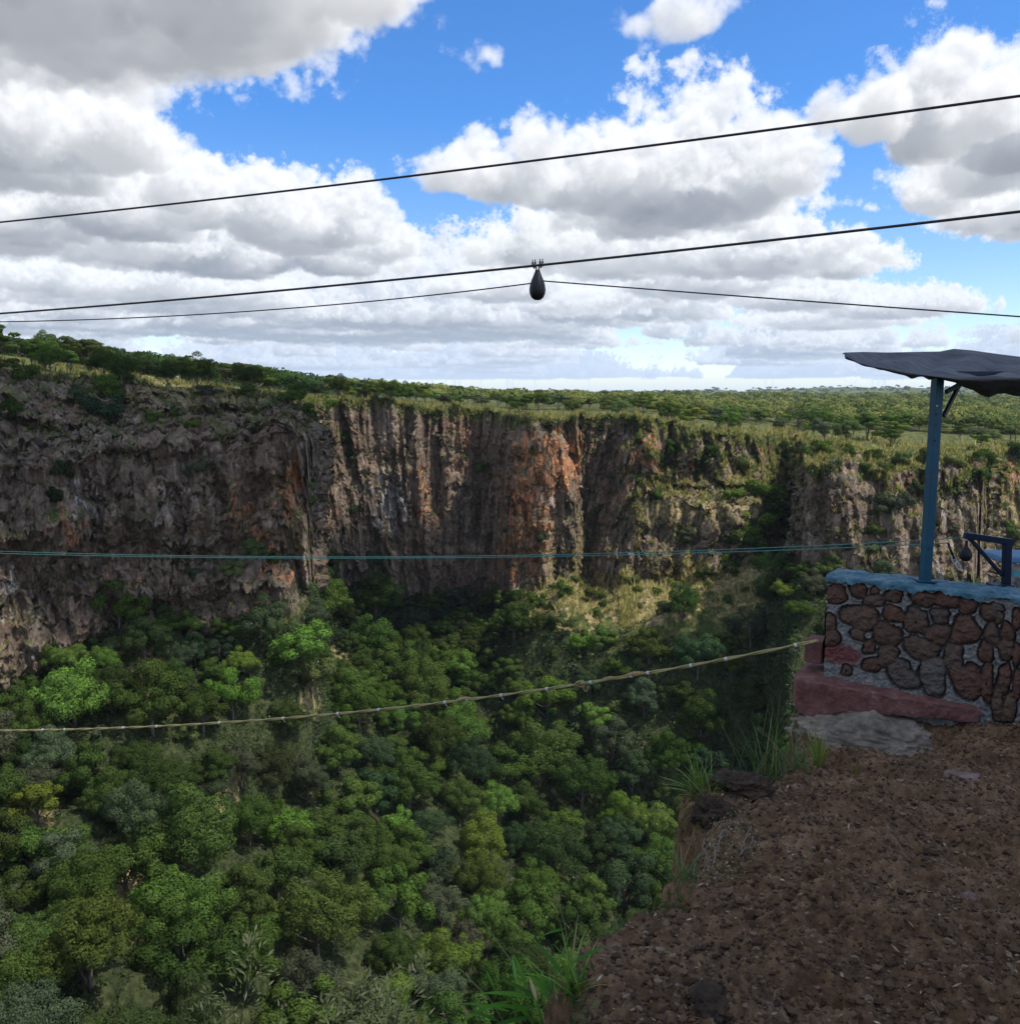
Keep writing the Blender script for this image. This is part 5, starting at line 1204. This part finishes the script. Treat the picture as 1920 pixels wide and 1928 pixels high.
ITEMS = []      # everything planted: dict(kind, pos, scale, colour, where, group)
rgT = np.random.default_rng(77)
def plant(kind, pos, size, colour, where, group, var=None, sq=1.0):
    ITEMS.append(dict(kind=kind, pos=np.array(pos, float), size=size, colour=colour, where=where, group=group, var=rgT.integers(len(KINDS[kind])) if var is None else var, rz=rgT.uniform(0, 6.28), sq=sq))
NATW = {'dome': 10.4, 'loose': 8.0, 'flat': 7.2, 'bush': 3.8}; NATH = {'dome': 9.0, 'loose': 8.0, 'flat': 6.5, 'bush': 2.4}
def plant_px(kind, px, pyc, wpx, colour, where, group, tmin=0.0, tmax=99, sq=1.0):
    """a plant whose crown's middle is at (px, pyc) and which is wpx wide in the photograph, standing on the terrain behind that pixel"""
    best = None
    i = int(np.clip(np.searchsorted(CPX, px), 1, NCOL-1)); col = TERR[:, i]; ok = (ROWT >= tmin) & (ROWT <= tmax)
    sc = wpx/FPX*col[:, 1]/.98/NATW[kind]; mid = col+np.stack([sc*0, sc*0, sc*NATH[kind]*sq*.62], 1); _, yy = proj(mid)
    j = np.where(ok)[0]; j = j[np.argmin(np.abs(yy[j]-pyc)+.002*col[j, 1])]
    plant(kind, col[j]-np.array([0, 0, .15+(.12*sc[j]*NATW[kind] if where == 'gorge' else 0)]), sc[j], colour, where, group, sq=sq)
# trees of the gorge one can pick out in the photograph
BIG = [('dome',112,1285,175,'bright green'),('dome',255,1195,125,'dark green'),('dome',185,1285,110,'deep green'),('dome',325,1540,260,'mid green'),('dome',570,1700,225,'olive green'),('dome',112,1745,250,'olive green'),('dome',425,1775,180,'mid green'),
 ('loose',25,1490,120,'yellow green'),('dome',905,1565,125,'yellow green'),('dome',935,1500,110,'bright green'),('dome',1240,1600,120,'mid green'),('dome',1015,1400,150,'mid green'),('dome',665,1315,125,'mid green'),('dome',795,1280,130,'mid green'),
 ('loose',545,1180,150,'bright green'),('loose',575,1240,130,'pale green'),('dome',480,1150,120,'grey green'),('dome',610,1120,110,'mid green'),('dome',700,1110,120,'deep green'),('dome',690,1190,120,'mid green'),('dome',965,1160,95,'deep green'),
 ('loose',70,1590,150,'grey green'),('dome',60,1400,130,'grey green'),('dome',430,1430,110,'grey green'),('dome',560,1450,120,'grey green'),('dome',620,1400,120,'mid green'),('dome',760,1470,150,'mid green'),('dome',700,1600,130,'olive green'),('dome',860,1350,130,'mid green'),
 ('loose',1160,1360,110,'grey green'),('dome',1100,1450,150,'dark green'),('dome',1200,1440,110,'blue green'),('dome',1320,1210,110,'blue green'),('dome',1420,1170,100,'grey green'),('dome',1330,1330,120,'deep green'),('dome',1430,1310,110,'dark green'),
 ('loose',1440,1085,50,'pale green'),('loose',1485,1100,60,'yellow green'),('dome',1540,1090,70,'grey green'),('dome',1570,1060,80,'pale green'),('dome',1290,1130,80,'deep green'),('loose',1060,1020+140,60,'pale green'),('dome',230,1420,110,'deep green'),('dome',640,1680,90,'deep green'),
 ('dome',540,1830,160,'grey green'),('dome',300,1880,180,'dark green'),('dome',1010,1650,130,'mid green'),('dome',1120,1680,120,'mid green'),('dome',820,1690,130,'grey green'),('dome',870,1760,120,'grey green'),('dome',720,1790,130,'deep green'),('dome',960,1760,120,'mid green'),('dome',360,1320,120,'deep green')]
for k, x, y, w, c in BIG: plant_px(k, x, y, w, c, 'gorge', 'trees crowding the gorge slope', 0.2, 4.0)
def fill_gorge():
    taken = [(q['pos'][0], q['pos'][1], q['size']*NATW[q['kind']]*.5) for q in ITEMS]
    cs = ['deep green', 'mid green', 'dark green', 'olive green', 'grey green', 'blue green', 'mid green', 'deep green', 'bright green']
    n = 0
    for it in range(16000):
        px = rgT.uniform(-240, 1700); i = int(np.searchsorted(CPX, px)); t_ = rgT.uniform(.55, 3.95); j = int(np.searchsorted(ROWT, t_)); p = TERR[j, i]
        if p[1] < 34 or rgT.random() > (p[1]/140)*1.0: continue
        if 985 < px < 1445 and t_ > 2.93: continue
        ty = TINT[j, i, 3]
        if ty > .5 and rgT.random() < .85: continue
        r = rgT.uniform(3.0, 5.7)*(1.0 if t_ < 2.8 else .72)
        if any((p[0]-a)**2+(p[1]-b)**2 < (.56*(r+c))**2 for a, b, c in taken): continue
        taken.append((p[0], p[1], r)); k = 'dome' if rgT.random() < .60 else 'loose'
        plant(k, p-np.array([0, 0, .2+.17*2*r]), 2*r/NATW[k], cs[rgT.integers(len(cs))], 'gorge', 'trees crowding the gorge slope', sq=rgT.uniform(.8, 1.15)); n += 1
        if n >= 470: break
    return n
NG = fill_gorge()
# bushes between them and up the talus
def fill_bush():
    n = 0; taken = []
    for it in range(9000):
        px = rgT.uniform(-60, 1650); i = int(np.searchsorted(CPX, px)); t_ = rgT.uniform(.7, 4.0); j = int(np.searchsorted(ROWT, t_)); p = TERR[j, i]
        if rgT.random() > p[1]/170: continue
        r = rgT.uniform(.9, 2.0)
        if any((p[0]-a)**2+(p[1]-b)**2 < (.8*(r+c))**2 for a, b, c in taken): continue
        taken.append((p[0], p[1], r)); plant('bush', p-np.array([0, 0, .1]), 2*r/NATW['bush'], ['olive green', 'grey green', 'mid green', 'deep green', 'pale green'][rgT.integers(5)], 'foot', 'bushes at the foot of the cliffs'); n += 1
        if n >= 230: break
fill_bush()
# shrubs clinging to the cliffs, by eye from the photograph
CL = [('bush',200,765,90,'blue green'),('bush',205,730,70,'mid green'),('bush',110,890,60,'dark green'),('bush',95,930,50,'dark green'),('loose',378,900,66,'grey green'),('bush',365,800,40,'bright green'),('bush',430,830,60,'dark green'),('bush',585,945,36,'mid green'),
 ('loose',600,790,70,'mid green'),('bush',650,830,50,'mid green'),('bush',655,860,40,'blue green'),('bush',580,775,50,'mid green'),('bush',295,785,36,'bright green'),('bush',20,770,70,'deep green'),('bush',60,700,60,'olive green'),('bush',150,740,60,'grey green'),('bush',335,775,30,'olive green'),
 ('bush',910,880,50,'mid green'),('bush',470,1030,60,'pale green'),('bush',430,1070,60,'pale green'),('bush',350,1080,50,'grey green'),('bush',500,1050,44,'olive green'),('bush',1020,1010,40,'grey green'),('bush',1130,960,34,'olive green'),('bush',1330,850,44,'mid green'),('bush',1260,840,50,'mid green'),
 ('bush',1390,870,60,'olive green'),('bush',1380,935,50,'bright green'),('loose',1490,885,50,'bright green'),('bush',1440,930,90,'bright green'),('bush',1420,985,90,'bright green'),('bush',1450,960,70,'mid green'),('bush',1470,850,60,'deep green'),('bush',1410,1020,80,'mid green'),('bush',1365,1010,40,'pale green'),
 ('bush',1240,930,40,'olive green'),('bush',1190,940,34,'olive green'),('bush',1300,1010,50,'grey green'),('bush',1370,1060,50,'olive green'),('bush',1660,950,70,'grey green'),('bush',1700,945,60,'grey green'),('bush',1720,920,50,'dark green'),('bush',1830,890,60,'deep green'),('bush',1880,960,60,'bright green'),('bush',1895,1000,60,'olive green'),
 ('bush',1590,850,40,'olive green'),('bush',1640,856,44,'olive green'),('bush',1690,862,44,'pale green'),('bush',1550,842,50,'olive green'),('bush',1520,850,40,'deep green'),('bush',1740,860,50,'olive green'),('bush',1790,870,44,'pale green'),('bush',1850,862,60,'deep green'),('bush',1620,880,36,'olive green'),('bush',1570,875,36,'grey green'),
 ('bush',1900,850,60,'olive green'),('bush',1660,820+60,36,'olive green'),('bush',1270,1100,40,'yellow green'),('bush',1200,1120,36,'yellow green'),('bush',1120,1130,50,'mid green'),('bush',1060,1110,44,'mid green'),('bush',1010,1130,50,'olive green'),('bush',1330,1080,44,'olive green'),('bush',1230,1090,30,'pale green'),('bush',700,1020,50,'deep green'),('bush',690,1050,70,'grey green'),
 ('bush',620,1050,50,'olive green'),('bush',660,960,30,'grey green'),('bush',1650,1000,50,'olive green'),('bush',1640,1040,40,'pale green'),('bush',1480,1010,60,'deep green'),('bush',1150,900,26,'grey green')]
for k, x, y, w, c in CL:
    p, tr, nn = hit(x, y+w*.2, 3.6)
    plant(k, p+np.array([0, .3, -.4])*w/60, w/FPX*p[1]/NATW[k], c, 'cliff', 'shrubs clinging to the cliffs')
# the plateau: those one can tell apart near the rim
def plateau():
    named = [('flat',175,655,62,'grey green'),('flat',278,672,34,'dark green'),('flat',18,632,80,'mid green'),('flat',75,655,70,'deep green'),('dome',110,672,66,'mid green'),('dome',240,690,60,'deep green'),('dome',325,700,60,'deep green'),('loose',220,715,44,'bright green'),('dome',245,705,40,'mid green'),('flat',15,690,60,'olive green'),
      ('dome',470,735,44,'mid green'),('dome',765,738,50,'mid green'),('dome',735,730,50,'olive green'),('dome',700,735,46,'deep green'),('dome',640,725,50,'deep green'),('flat',400,735,50,'grey green'),('loose',570,760,60,'mid green'),('loose',550,745,50,'mid green'),('dome',1160,765,44,'pale green'),('loose',1240,775,30,'mid green')]
    for k, x, y, w, c in named: plant_px(k, x, y, w, c, 'plateau', 'bush trees along the far plateau', 6.6, 8.6)
    taken = []; n = 0
    for it in range(14000):
        px = rgT.uniform(-60, 1990); i = int(np.searchsorted(CPX, px)); y0 = TERR[np.searchsorted(ROWT, 7.0), i][1]
        Y = y0+3+rgT.random()**1.5*150; 
        if px > 590 and Y < y0+7: continue
        p = np.array([CU[i]*Y, Y, zat(px, Y)]); r = rgT.uniform(1.7, 3.3)*(1.0+.05*(px < 620))
        if rgT.random() > (Y/300): continue
        if any((p[0]-a)**2+(p[1]-b)**2 < (.74*(r+c))**2 for a, b, c in taken): continue
        taken.append((p[0], p[1], r)); k = ['flat', 'flat', 'dome', 'loose'][rgT.integers(4)]
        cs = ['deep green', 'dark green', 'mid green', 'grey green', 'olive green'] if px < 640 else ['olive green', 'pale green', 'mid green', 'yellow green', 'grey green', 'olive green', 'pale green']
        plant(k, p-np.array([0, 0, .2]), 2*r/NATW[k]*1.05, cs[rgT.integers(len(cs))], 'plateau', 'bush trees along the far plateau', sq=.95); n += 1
        if n >= 245: break
    return n
NPL = plateau()
# ---- describe each so that it can be found, then build it
def describe():
    for q in ITEMS:
        top = q['pos']+np.array([0, 0, q['size']*NATH[q['kind']]*.6]); x, y = proj(top); q['px'], q['py'] = float(x), float(y); w = q['size']*NATW[q['kind']]
        k = q['kind']; sh = {'dome': 'round tree', 'loose': 'airy tree', 'flat': 'flat tree', 'bush': 'bush'}[k]
        if k == 'bush': sz = 'small' if w < 2.4 else ('broad' if w > 4 else 'rounded')
        elif q['where'] == 'plateau': sz = 'small' if w < 4.2 else ('large' if w > 6.2 else 'mid sized')
        else: sz = 'small' if w < 6.6 else ('large' if w > 9.2 else 'mid sized')
        x, y = q['px'], q['py']; rope = np.interp(x, [0, 300, 600, 850, 1090, 1300, 1540], [1371, 1366, 1350, 1323, 1288, 1256, 1203])
        if q['where'] == 'gorge':
            if y < rope-70: z = 'at the foot of the left bluff' if x < 480 else ('below the grey cliff wall' if x < 900 else ('below the sunlit grassy bench' if x < 1360 else 'in the deep gully by the parapet'))
            elif y < rope+30: z = 'behind the left yellow rope' if x < 480 else ('behind the yellow rope midway' if x < 960 else 'behind the yellow rope near the parapet')
            elif y < rope+230: z = 'under the left yellow rope' if x < 400 else ('under the yellow rope midway' if x < 850 else 'under the yellow rope beside the soil ledge')
            else: z = 'low on the left slope' if x < 330 else ('low behind the seed grass' if x < 800 else 'deep in the gorge behind the reeds')
        elif q['where'] == 'foot': z = 'below the left bluff' if x < 620 else ('below the grey cliff wall' if x < 960 else ('on the sunlit grassy bench' if x < 1440 else 'below the right hand cliff'))
        elif q['where'] == 'cliff': z = 'growing on the dark left bluff' if x < 640 else ('growing on the rust stained cliff' if x < 1130 else ('growing on the stepped sunlit cliff' if x < 1400 else ('in the green gully between cliffs' if x < 1515 else 'on the brow of the right cliff')))
        else: z = 'above the left bluff' if x < 380 else ('above the bend of the left bluff' if x < 640 else ('above the grey cliff wall' if x < 960 else ('above the rust stained cliff' if x < 1200 else ('above the stepped sunlit cliff' if x < 1480 else 'plateau beside the blue post'))))
        q['lab'] = (sz, q['colour'], sh, z)
    by = {}
    for q in ITEMS: by.setdefault(q['lab'], []).append(q)
    for lab, L in by.items():
        L.sort(key=lambda q: q['px']); sz, c, sh, z = lab; m = len(L)
        for i, q in enumerate(L):
            if m == 1: o = ''
            elif m == 2: o = ('left hand ', 'right hand ')[i]
            else: o = 'leftmost ' if i == 0 else ('rightmost ' if i == m-1 else ORD[i]+' ' )
            q['label'] = (o+sz+' '+c+' '+sh+' '+z).strip()
describe()
PROTO = {}
def build_items():
    for q in ITEMS:
        k = q['kind']; cm, tm = KINDS[k][q['var']]; c = np.array(PAL[q['colour']])*rgT.uniform(.72, 1.04)*(1.25 if q['where'] == 'plateau' and q['px'] > 640 else 1); c = c*(1+rgT.normal(0, .06, 3)); key = (k, q['var'])  # right-hand plateau crowns lightened in colour for a sunnier look
        root = bpy.data.objects.new(SPECIES[k], None); root.empty_display_size = .5; COL.objects.link(root)
        root.location = q['pos']; root.rotation_euler = (0, 0, q['rz']); s = q['size']; root.scale = (s, s, s*q['sq'])
        tag(root, q['label'], 'bush' if k == 'bush' else 'tree', q['group'])
        if key not in PROTO:
            a = bpy.data.objects.new('crown' if k != 'bush' else 'foliage', cm); b = bpy.data.objects.new('trunk' if k != 'bush' else 'stem', tm); PROTO[key] = (a, b)
        else: a, b = PROTO[key][0].copy(), PROTO[key][1].copy()
        for o in (a, b): COL.objects.link(o); o.parent = root
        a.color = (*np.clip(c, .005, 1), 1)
build_items()
# ---------------------------------------------------------------- the bush beyond, one mass to the horizon
def far_wood():
    rg = np.random.default_rng(91); n = 5200
    px = rg.uniform(-300, 2250, n); u = (px-960)/FPX/CP; rim = np.interp(px, CPX, TERR[np.searchsorted(ROWT, 7.0), :, 1])
    Y = rim+70+rg.random(n)**2.0*1750; P = np.array([[a*b, b, zat(c, b)] for a, b, c in zip(u, Y, px)])
    near = np.array([[q['pos'][0], q['pos'][1]] for q in ITEMS if q['where'] == 'plateau'])
    ok = np.array([((near-p[:2])**2).sum(1).min() > 9 if p[1] < 420 else True for p in P]); P = P[ok]; px = px[ok]
    # and scattered trees over the blue hills
    m = 1500; ii, jj = rg.integers(0, HZ.shape[0], m), rg.integers(0, HZ.shape[1], m); Q = np.stack([HX[ii, jj], HY[ii, jj], HZ[ii, jj]], 1)+np.stack([rg.normal(0, 8, m), rg.normal(0, 20, m), np.zeros(m)], 1)
    Rr = np.concatenate([rg.uniform(2.2, 4.2, len(P))*np.where(P[:, 1] > 700, 1.6, 1), rg.uniform(4, 9, m)]); A = np.concatenate([P, Q]); pxa = np.concatenate([px, np.full(m, 1500.)])
    V, T, NN = [], [], []
    for p, r, xx in zip(A, Rr, pxa):
        k = int(np.clip(420*(160/p[1])**1.0, 36, 300)); d = rg.normal(0, 1, (k, 3)); d /= np.linalg.norm(d, axis=1)[:, None]; d[:, 2] = np.abs(d[:, 2])*.9-.15
        c = p+np.array([0, 0, r*.85]); lob = 1+.25*np.sin(d[:, 0]*5+xx)*np.sin(d[:, 1]*5+xx*2)
        q = c+d*r*lob[:, None]*np.array([1, 1, .62]); L = r*2.3/math.sqrt(k)*rg.uniform(.7, 1.5, k)*1.25
        nr = d+rg.normal(0, .5, (k, 3)); nr /= np.linalg.norm(nr, axis=1)[:, None]; t1 = np.cross(nr, rg.normal(0, 1, (k, 3))); t1 /= np.linalg.norm(t1, axis=1)[:, None]; t2 = np.cross(nr, t1)
        W = np.stack([q-t1*L[:, None]/2, q+t2*L[:, None]*.35, q+t1*L[:, None]/2, q-t2*L[:, None]*.35], 1); sn = d+nr*.4+np.array([0, 0, .15]); sn /= np.linalg.norm(sn, axis=1)[:, None]
        gn = np.cross(W[:, 2]-W[:, 0], W[:, 3]-W[:, 1]); fl = (gn*sn).sum(1) < 0; W[fl] = W[fl][:, ::-1]; V.append(W.reshape(-1, 3)); NN.append(np.repeat(sn, 4, 0))
        dark = .22 if (p[1] > 1300 or xx < 620) else .82  # left and far woods toned dark, right plateau lightened in colour as sunlit
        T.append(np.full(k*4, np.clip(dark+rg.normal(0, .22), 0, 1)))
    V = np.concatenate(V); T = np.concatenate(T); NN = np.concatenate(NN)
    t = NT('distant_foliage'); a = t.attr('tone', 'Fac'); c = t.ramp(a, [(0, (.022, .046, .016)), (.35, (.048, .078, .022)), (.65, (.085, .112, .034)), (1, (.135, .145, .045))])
    d = t.n('ShaderNodeBsdfDiffuse'); tr = t.n('ShaderNodeBsdfTranslucent'); t.set(d.inputs[0], c); t.set(tr.inputs[0], c); mx = t.n('ShaderNodeMixShader'); mx.inputs[0].default_value = .25
    t.t.links.new(d.outputs[0], mx.inputs[1]); t.t.links.new(tr.outputs[0], mx.inputs[2]); t.t.links.new(mx.outputs[0], t.out.inputs[0])
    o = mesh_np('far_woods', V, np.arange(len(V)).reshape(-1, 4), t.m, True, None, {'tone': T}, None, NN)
    tag(o, 'distant bush woodland running from the plateau to the horizon', 'woods', None, 'stuff')
far_wood()

# ---------------------------------------------------------------- low cover nobody could count
def cover(name, label, n, tr, prob, cols, blade, seed, size):
    rg = np.random.default_rng(seed); j = rg.integers(np.searchsorted(ROWT, tr[0]), np.searchsorted(ROWT, tr[1]), n*8); i = rg.integers(np.searchsorted(CPX, -120), np.searchsorted(CPX, 2050), n*8)
    k = rg.random(n*8) < prob(j, i); j, i = j[k][:n], i[k][:n]; P = TERR[j, i]+rg.normal(0, .12, (len(j), 3)); m = len(P); q = 7 if blade else 14
    sz = size*np.exp(rg.normal(0, .35, m))*np.clip(P[:, 1]/110, .7, 1.6); c0 = np.array(cols)[rg.integers(len(cols), size=m)]*rg.uniform(.7, 1.25, (m, 1))
    C = np.repeat(P, q, 0); S = np.repeat(sz, q); K = len(C); az = rg.uniform(0, 6.283, K)
    if blade:
        ln = np.abs(rg.normal(.45, .25, K)); d = np.stack([np.sin(ln)*np.cos(az), np.sin(ln)*np.sin(az), np.cos(ln)], 1); sd = np.stack([-np.sin(az), np.cos(az), az*0], 1); L = S*rg.uniform(.6, 1.2, K); w = S*.10
        V = np.stack([C-sd*w[:, None]/2, C+sd*w[:, None]/2, C+d*L[:, None]+sd*w[:, None]*.1, C+d*L[:, None]-sd*w[:, None]*.1], 1); sn = d*.5+np.array([0, 0, 1.0])
    else:
        d = rg.normal(0, 1, (K, 3)); d[:, 2] = np.abs(d[:, 2]); d /= np.linalg.norm(d, axis=1)[:, None]; p = C+d*S[:, None]*np.array([1, 1, .8]); nr = d+rg.normal(0, .5, (K, 3)); nr /= np.linalg.norm(nr, axis=1)[:, None]
        t1 = np.cross(nr, rg.normal(0, 1, (K, 3))); t1 /= np.linalg.norm(t1, axis=1)[:, None]; t2 = np.cross(nr, t1); L = S*.55
        V = np.stack([p-t1*L[:, None]/2, p+t2*L[:, None]*.32, p+t1*L[:, None]/2, p-t2*L[:, None]*.32], 1); sn = d+nr*.4+np.array([0, 0, .3])
    sn /= np.linalg.norm(sn, axis=1)[:, None]; gn = np.cross(V[:, 2]-V[:, 0], V[:, 3]-V[:, 1]); fl = (gn*sn).sum(1) < 0; V[fl] = V[fl][:, ::-1]
    o = mesh_np(name, V.reshape(-1, 3), np.arange(K*4).reshape(-1, 4), M_BLADE, True, None, {'tint': np.repeat(np.repeat(c0, q, 0), 4, 0)}, None, np.repeat(sn, 4, 0)); tag(o, label, 'ground cover', None, 'stuff')
G_ = [tuple(.7*w for w in PAL[k]) for k in ('deep green', 'mid green', 'dark green', 'olive green', 'grey green', 'blue green')]
cover('undergrowth', 'low green undergrowth between the trees of the gorge', 52000, (.5, 4.05), lambda j, i: np.where(TINT[j, i, 3] > .45, .10, .9)*np.where((ROWT[j] > 2.9) & (CPX[i] > 980) & (CPX[i] < 1450), .12, 1)*np.clip(TERR[j, i, 1]/150, .2, 1), G_, False, 61, .34)
cover('dry_grass', 'tufted tan and green grass on the ledges and rims of the cliffs', 60000, (4.1, 7.9), lambda j, i: np.clip((TINT[j, i, 2]-.35)*1.6, 0, 1)*np.where(ROWT[j] > 7.1, .5, 1)*np.where((CPX[i] < 620) & (ROWT[j] < 6.9), .5, 1)*np.where((CPX[i] > 620) & (CPX[i] < 1200) & (ROWT[j] < 6.85), .2, 1), [(.20, .165, .065), (.15, .14, .05), (.09, .11, .032), (.27, .22, .10), (.07, .09, .03)], True, 62, .40)
cover('bench_scrub', 'dry grass and scrub on the sunlit benches of the gorge', 18000, (2.9, 4.6), lambda j, i: np.clip(TINT[j, i, 3]*1.3-.2, 0, 1)*np.clip((np.abs(TN[j, i, 2])-.45)*4, 0, 1), [(.30, .25, .11), (.22, .19, .08), (.12, .14, .045), (.28, .24, .12)], True, 63, .45)
cover('cliff_scrub', 'small scrub rooted in the broken rock of the cliffs', 5000, (4.6, 7.0), lambda j, i: np.clip(TINT[j, i, 2]-.1, 0, 1)+.02, [PAL['olive green'], PAL['grey green'], PAL['mid green'], PAL['deep green']], False, 64, .30)
# ---------------------------------------------------------------- added out of frame: a cumulus shape placed to shade ledge, bluff and cliff
def shade_cloud():
    alt = 640.0; tt_ = alt/SUN_DIR[2]; off = np.array([SUN_DIR[0]*tt_, SUN_DIR[1]*tt_, alt])
    t = NT('sun_block_white'); t.principled((.9, .9, .9), 1.0, None, 0.0)
    bm = bmesh.new(); bmesh.ops.create_icosphere(bm, subdivisions=6, radius=1); v = np.array([q.co[:] for q in bm.verts]); f = np.array([[q.index for q in g.verts] for g in bm.faces]); bm.free()
    Vs, Fs = [], []; n = 0
    for (cx, cy, rx, ry, rz) in SHADE_LOBES:
        p = v*np.array([rx, ry, rz]); nz = fbm(p+np.array([cx, cy, 0]), 160, 95)*.13+cells(p+np.array([cx, cy, 0]), 40, 96)*.15; p = p*(1+nz[:, None])
        p[:, 2] = np.where(p[:, 2] < 0, p[:, 2]*.25, p[:, 2]); p = p+np.array([cx, cy, 0])+off+np.array([0, 0, -40]); Vs.append(p); Fs.append(f+n); n += len(p)
    o = mesh_np('sun_block_cloud', np.concatenate(Vs), np.concatenate(Fs), t.m); tag(o, 'added unseen sun blocker shaped like cumulus, high to the right of the view', 'sun_block_cloud', None, 'structure')
# footprints of its shade on the ground: centre x, y, half widths, thickness
SHADE_LOBES = [(4, -6, 44, 26, 26), (-30, -22, 60, 36, 30), (30, -18, 40, 30, 26), (-76, 124, 38, 21, 24), (-22, 170, 17, 11, 14)]
shade_cloud()
# ---------------------------------------------------------------- the air between here and the blue hills
def haze():
    m = bpy.data.materials.new('haze'); m.use_nodes = True; t = m.node_tree; t.nodes.clear(); o = t.nodes.new('ShaderNodeOutputMaterial'); v = t.nodes.new('ShaderNodeVolumePrincipled')
    v.inputs['Color'].default_value = (.72, .84, 1, 1); v.inputs['Density'].default_value = .00005; v.inputs['Anisotropy'].default_value = .2; t.links.new(v.outputs[0], o.inputs['Volume'])
    b = MB(); b.box((0, 2000, -32), (9000, 5200, 180)); ob = b.build('haze', m); tag(ob, 'thin blue haze over the far bush', 'haze', None, 'stuff')
haze()
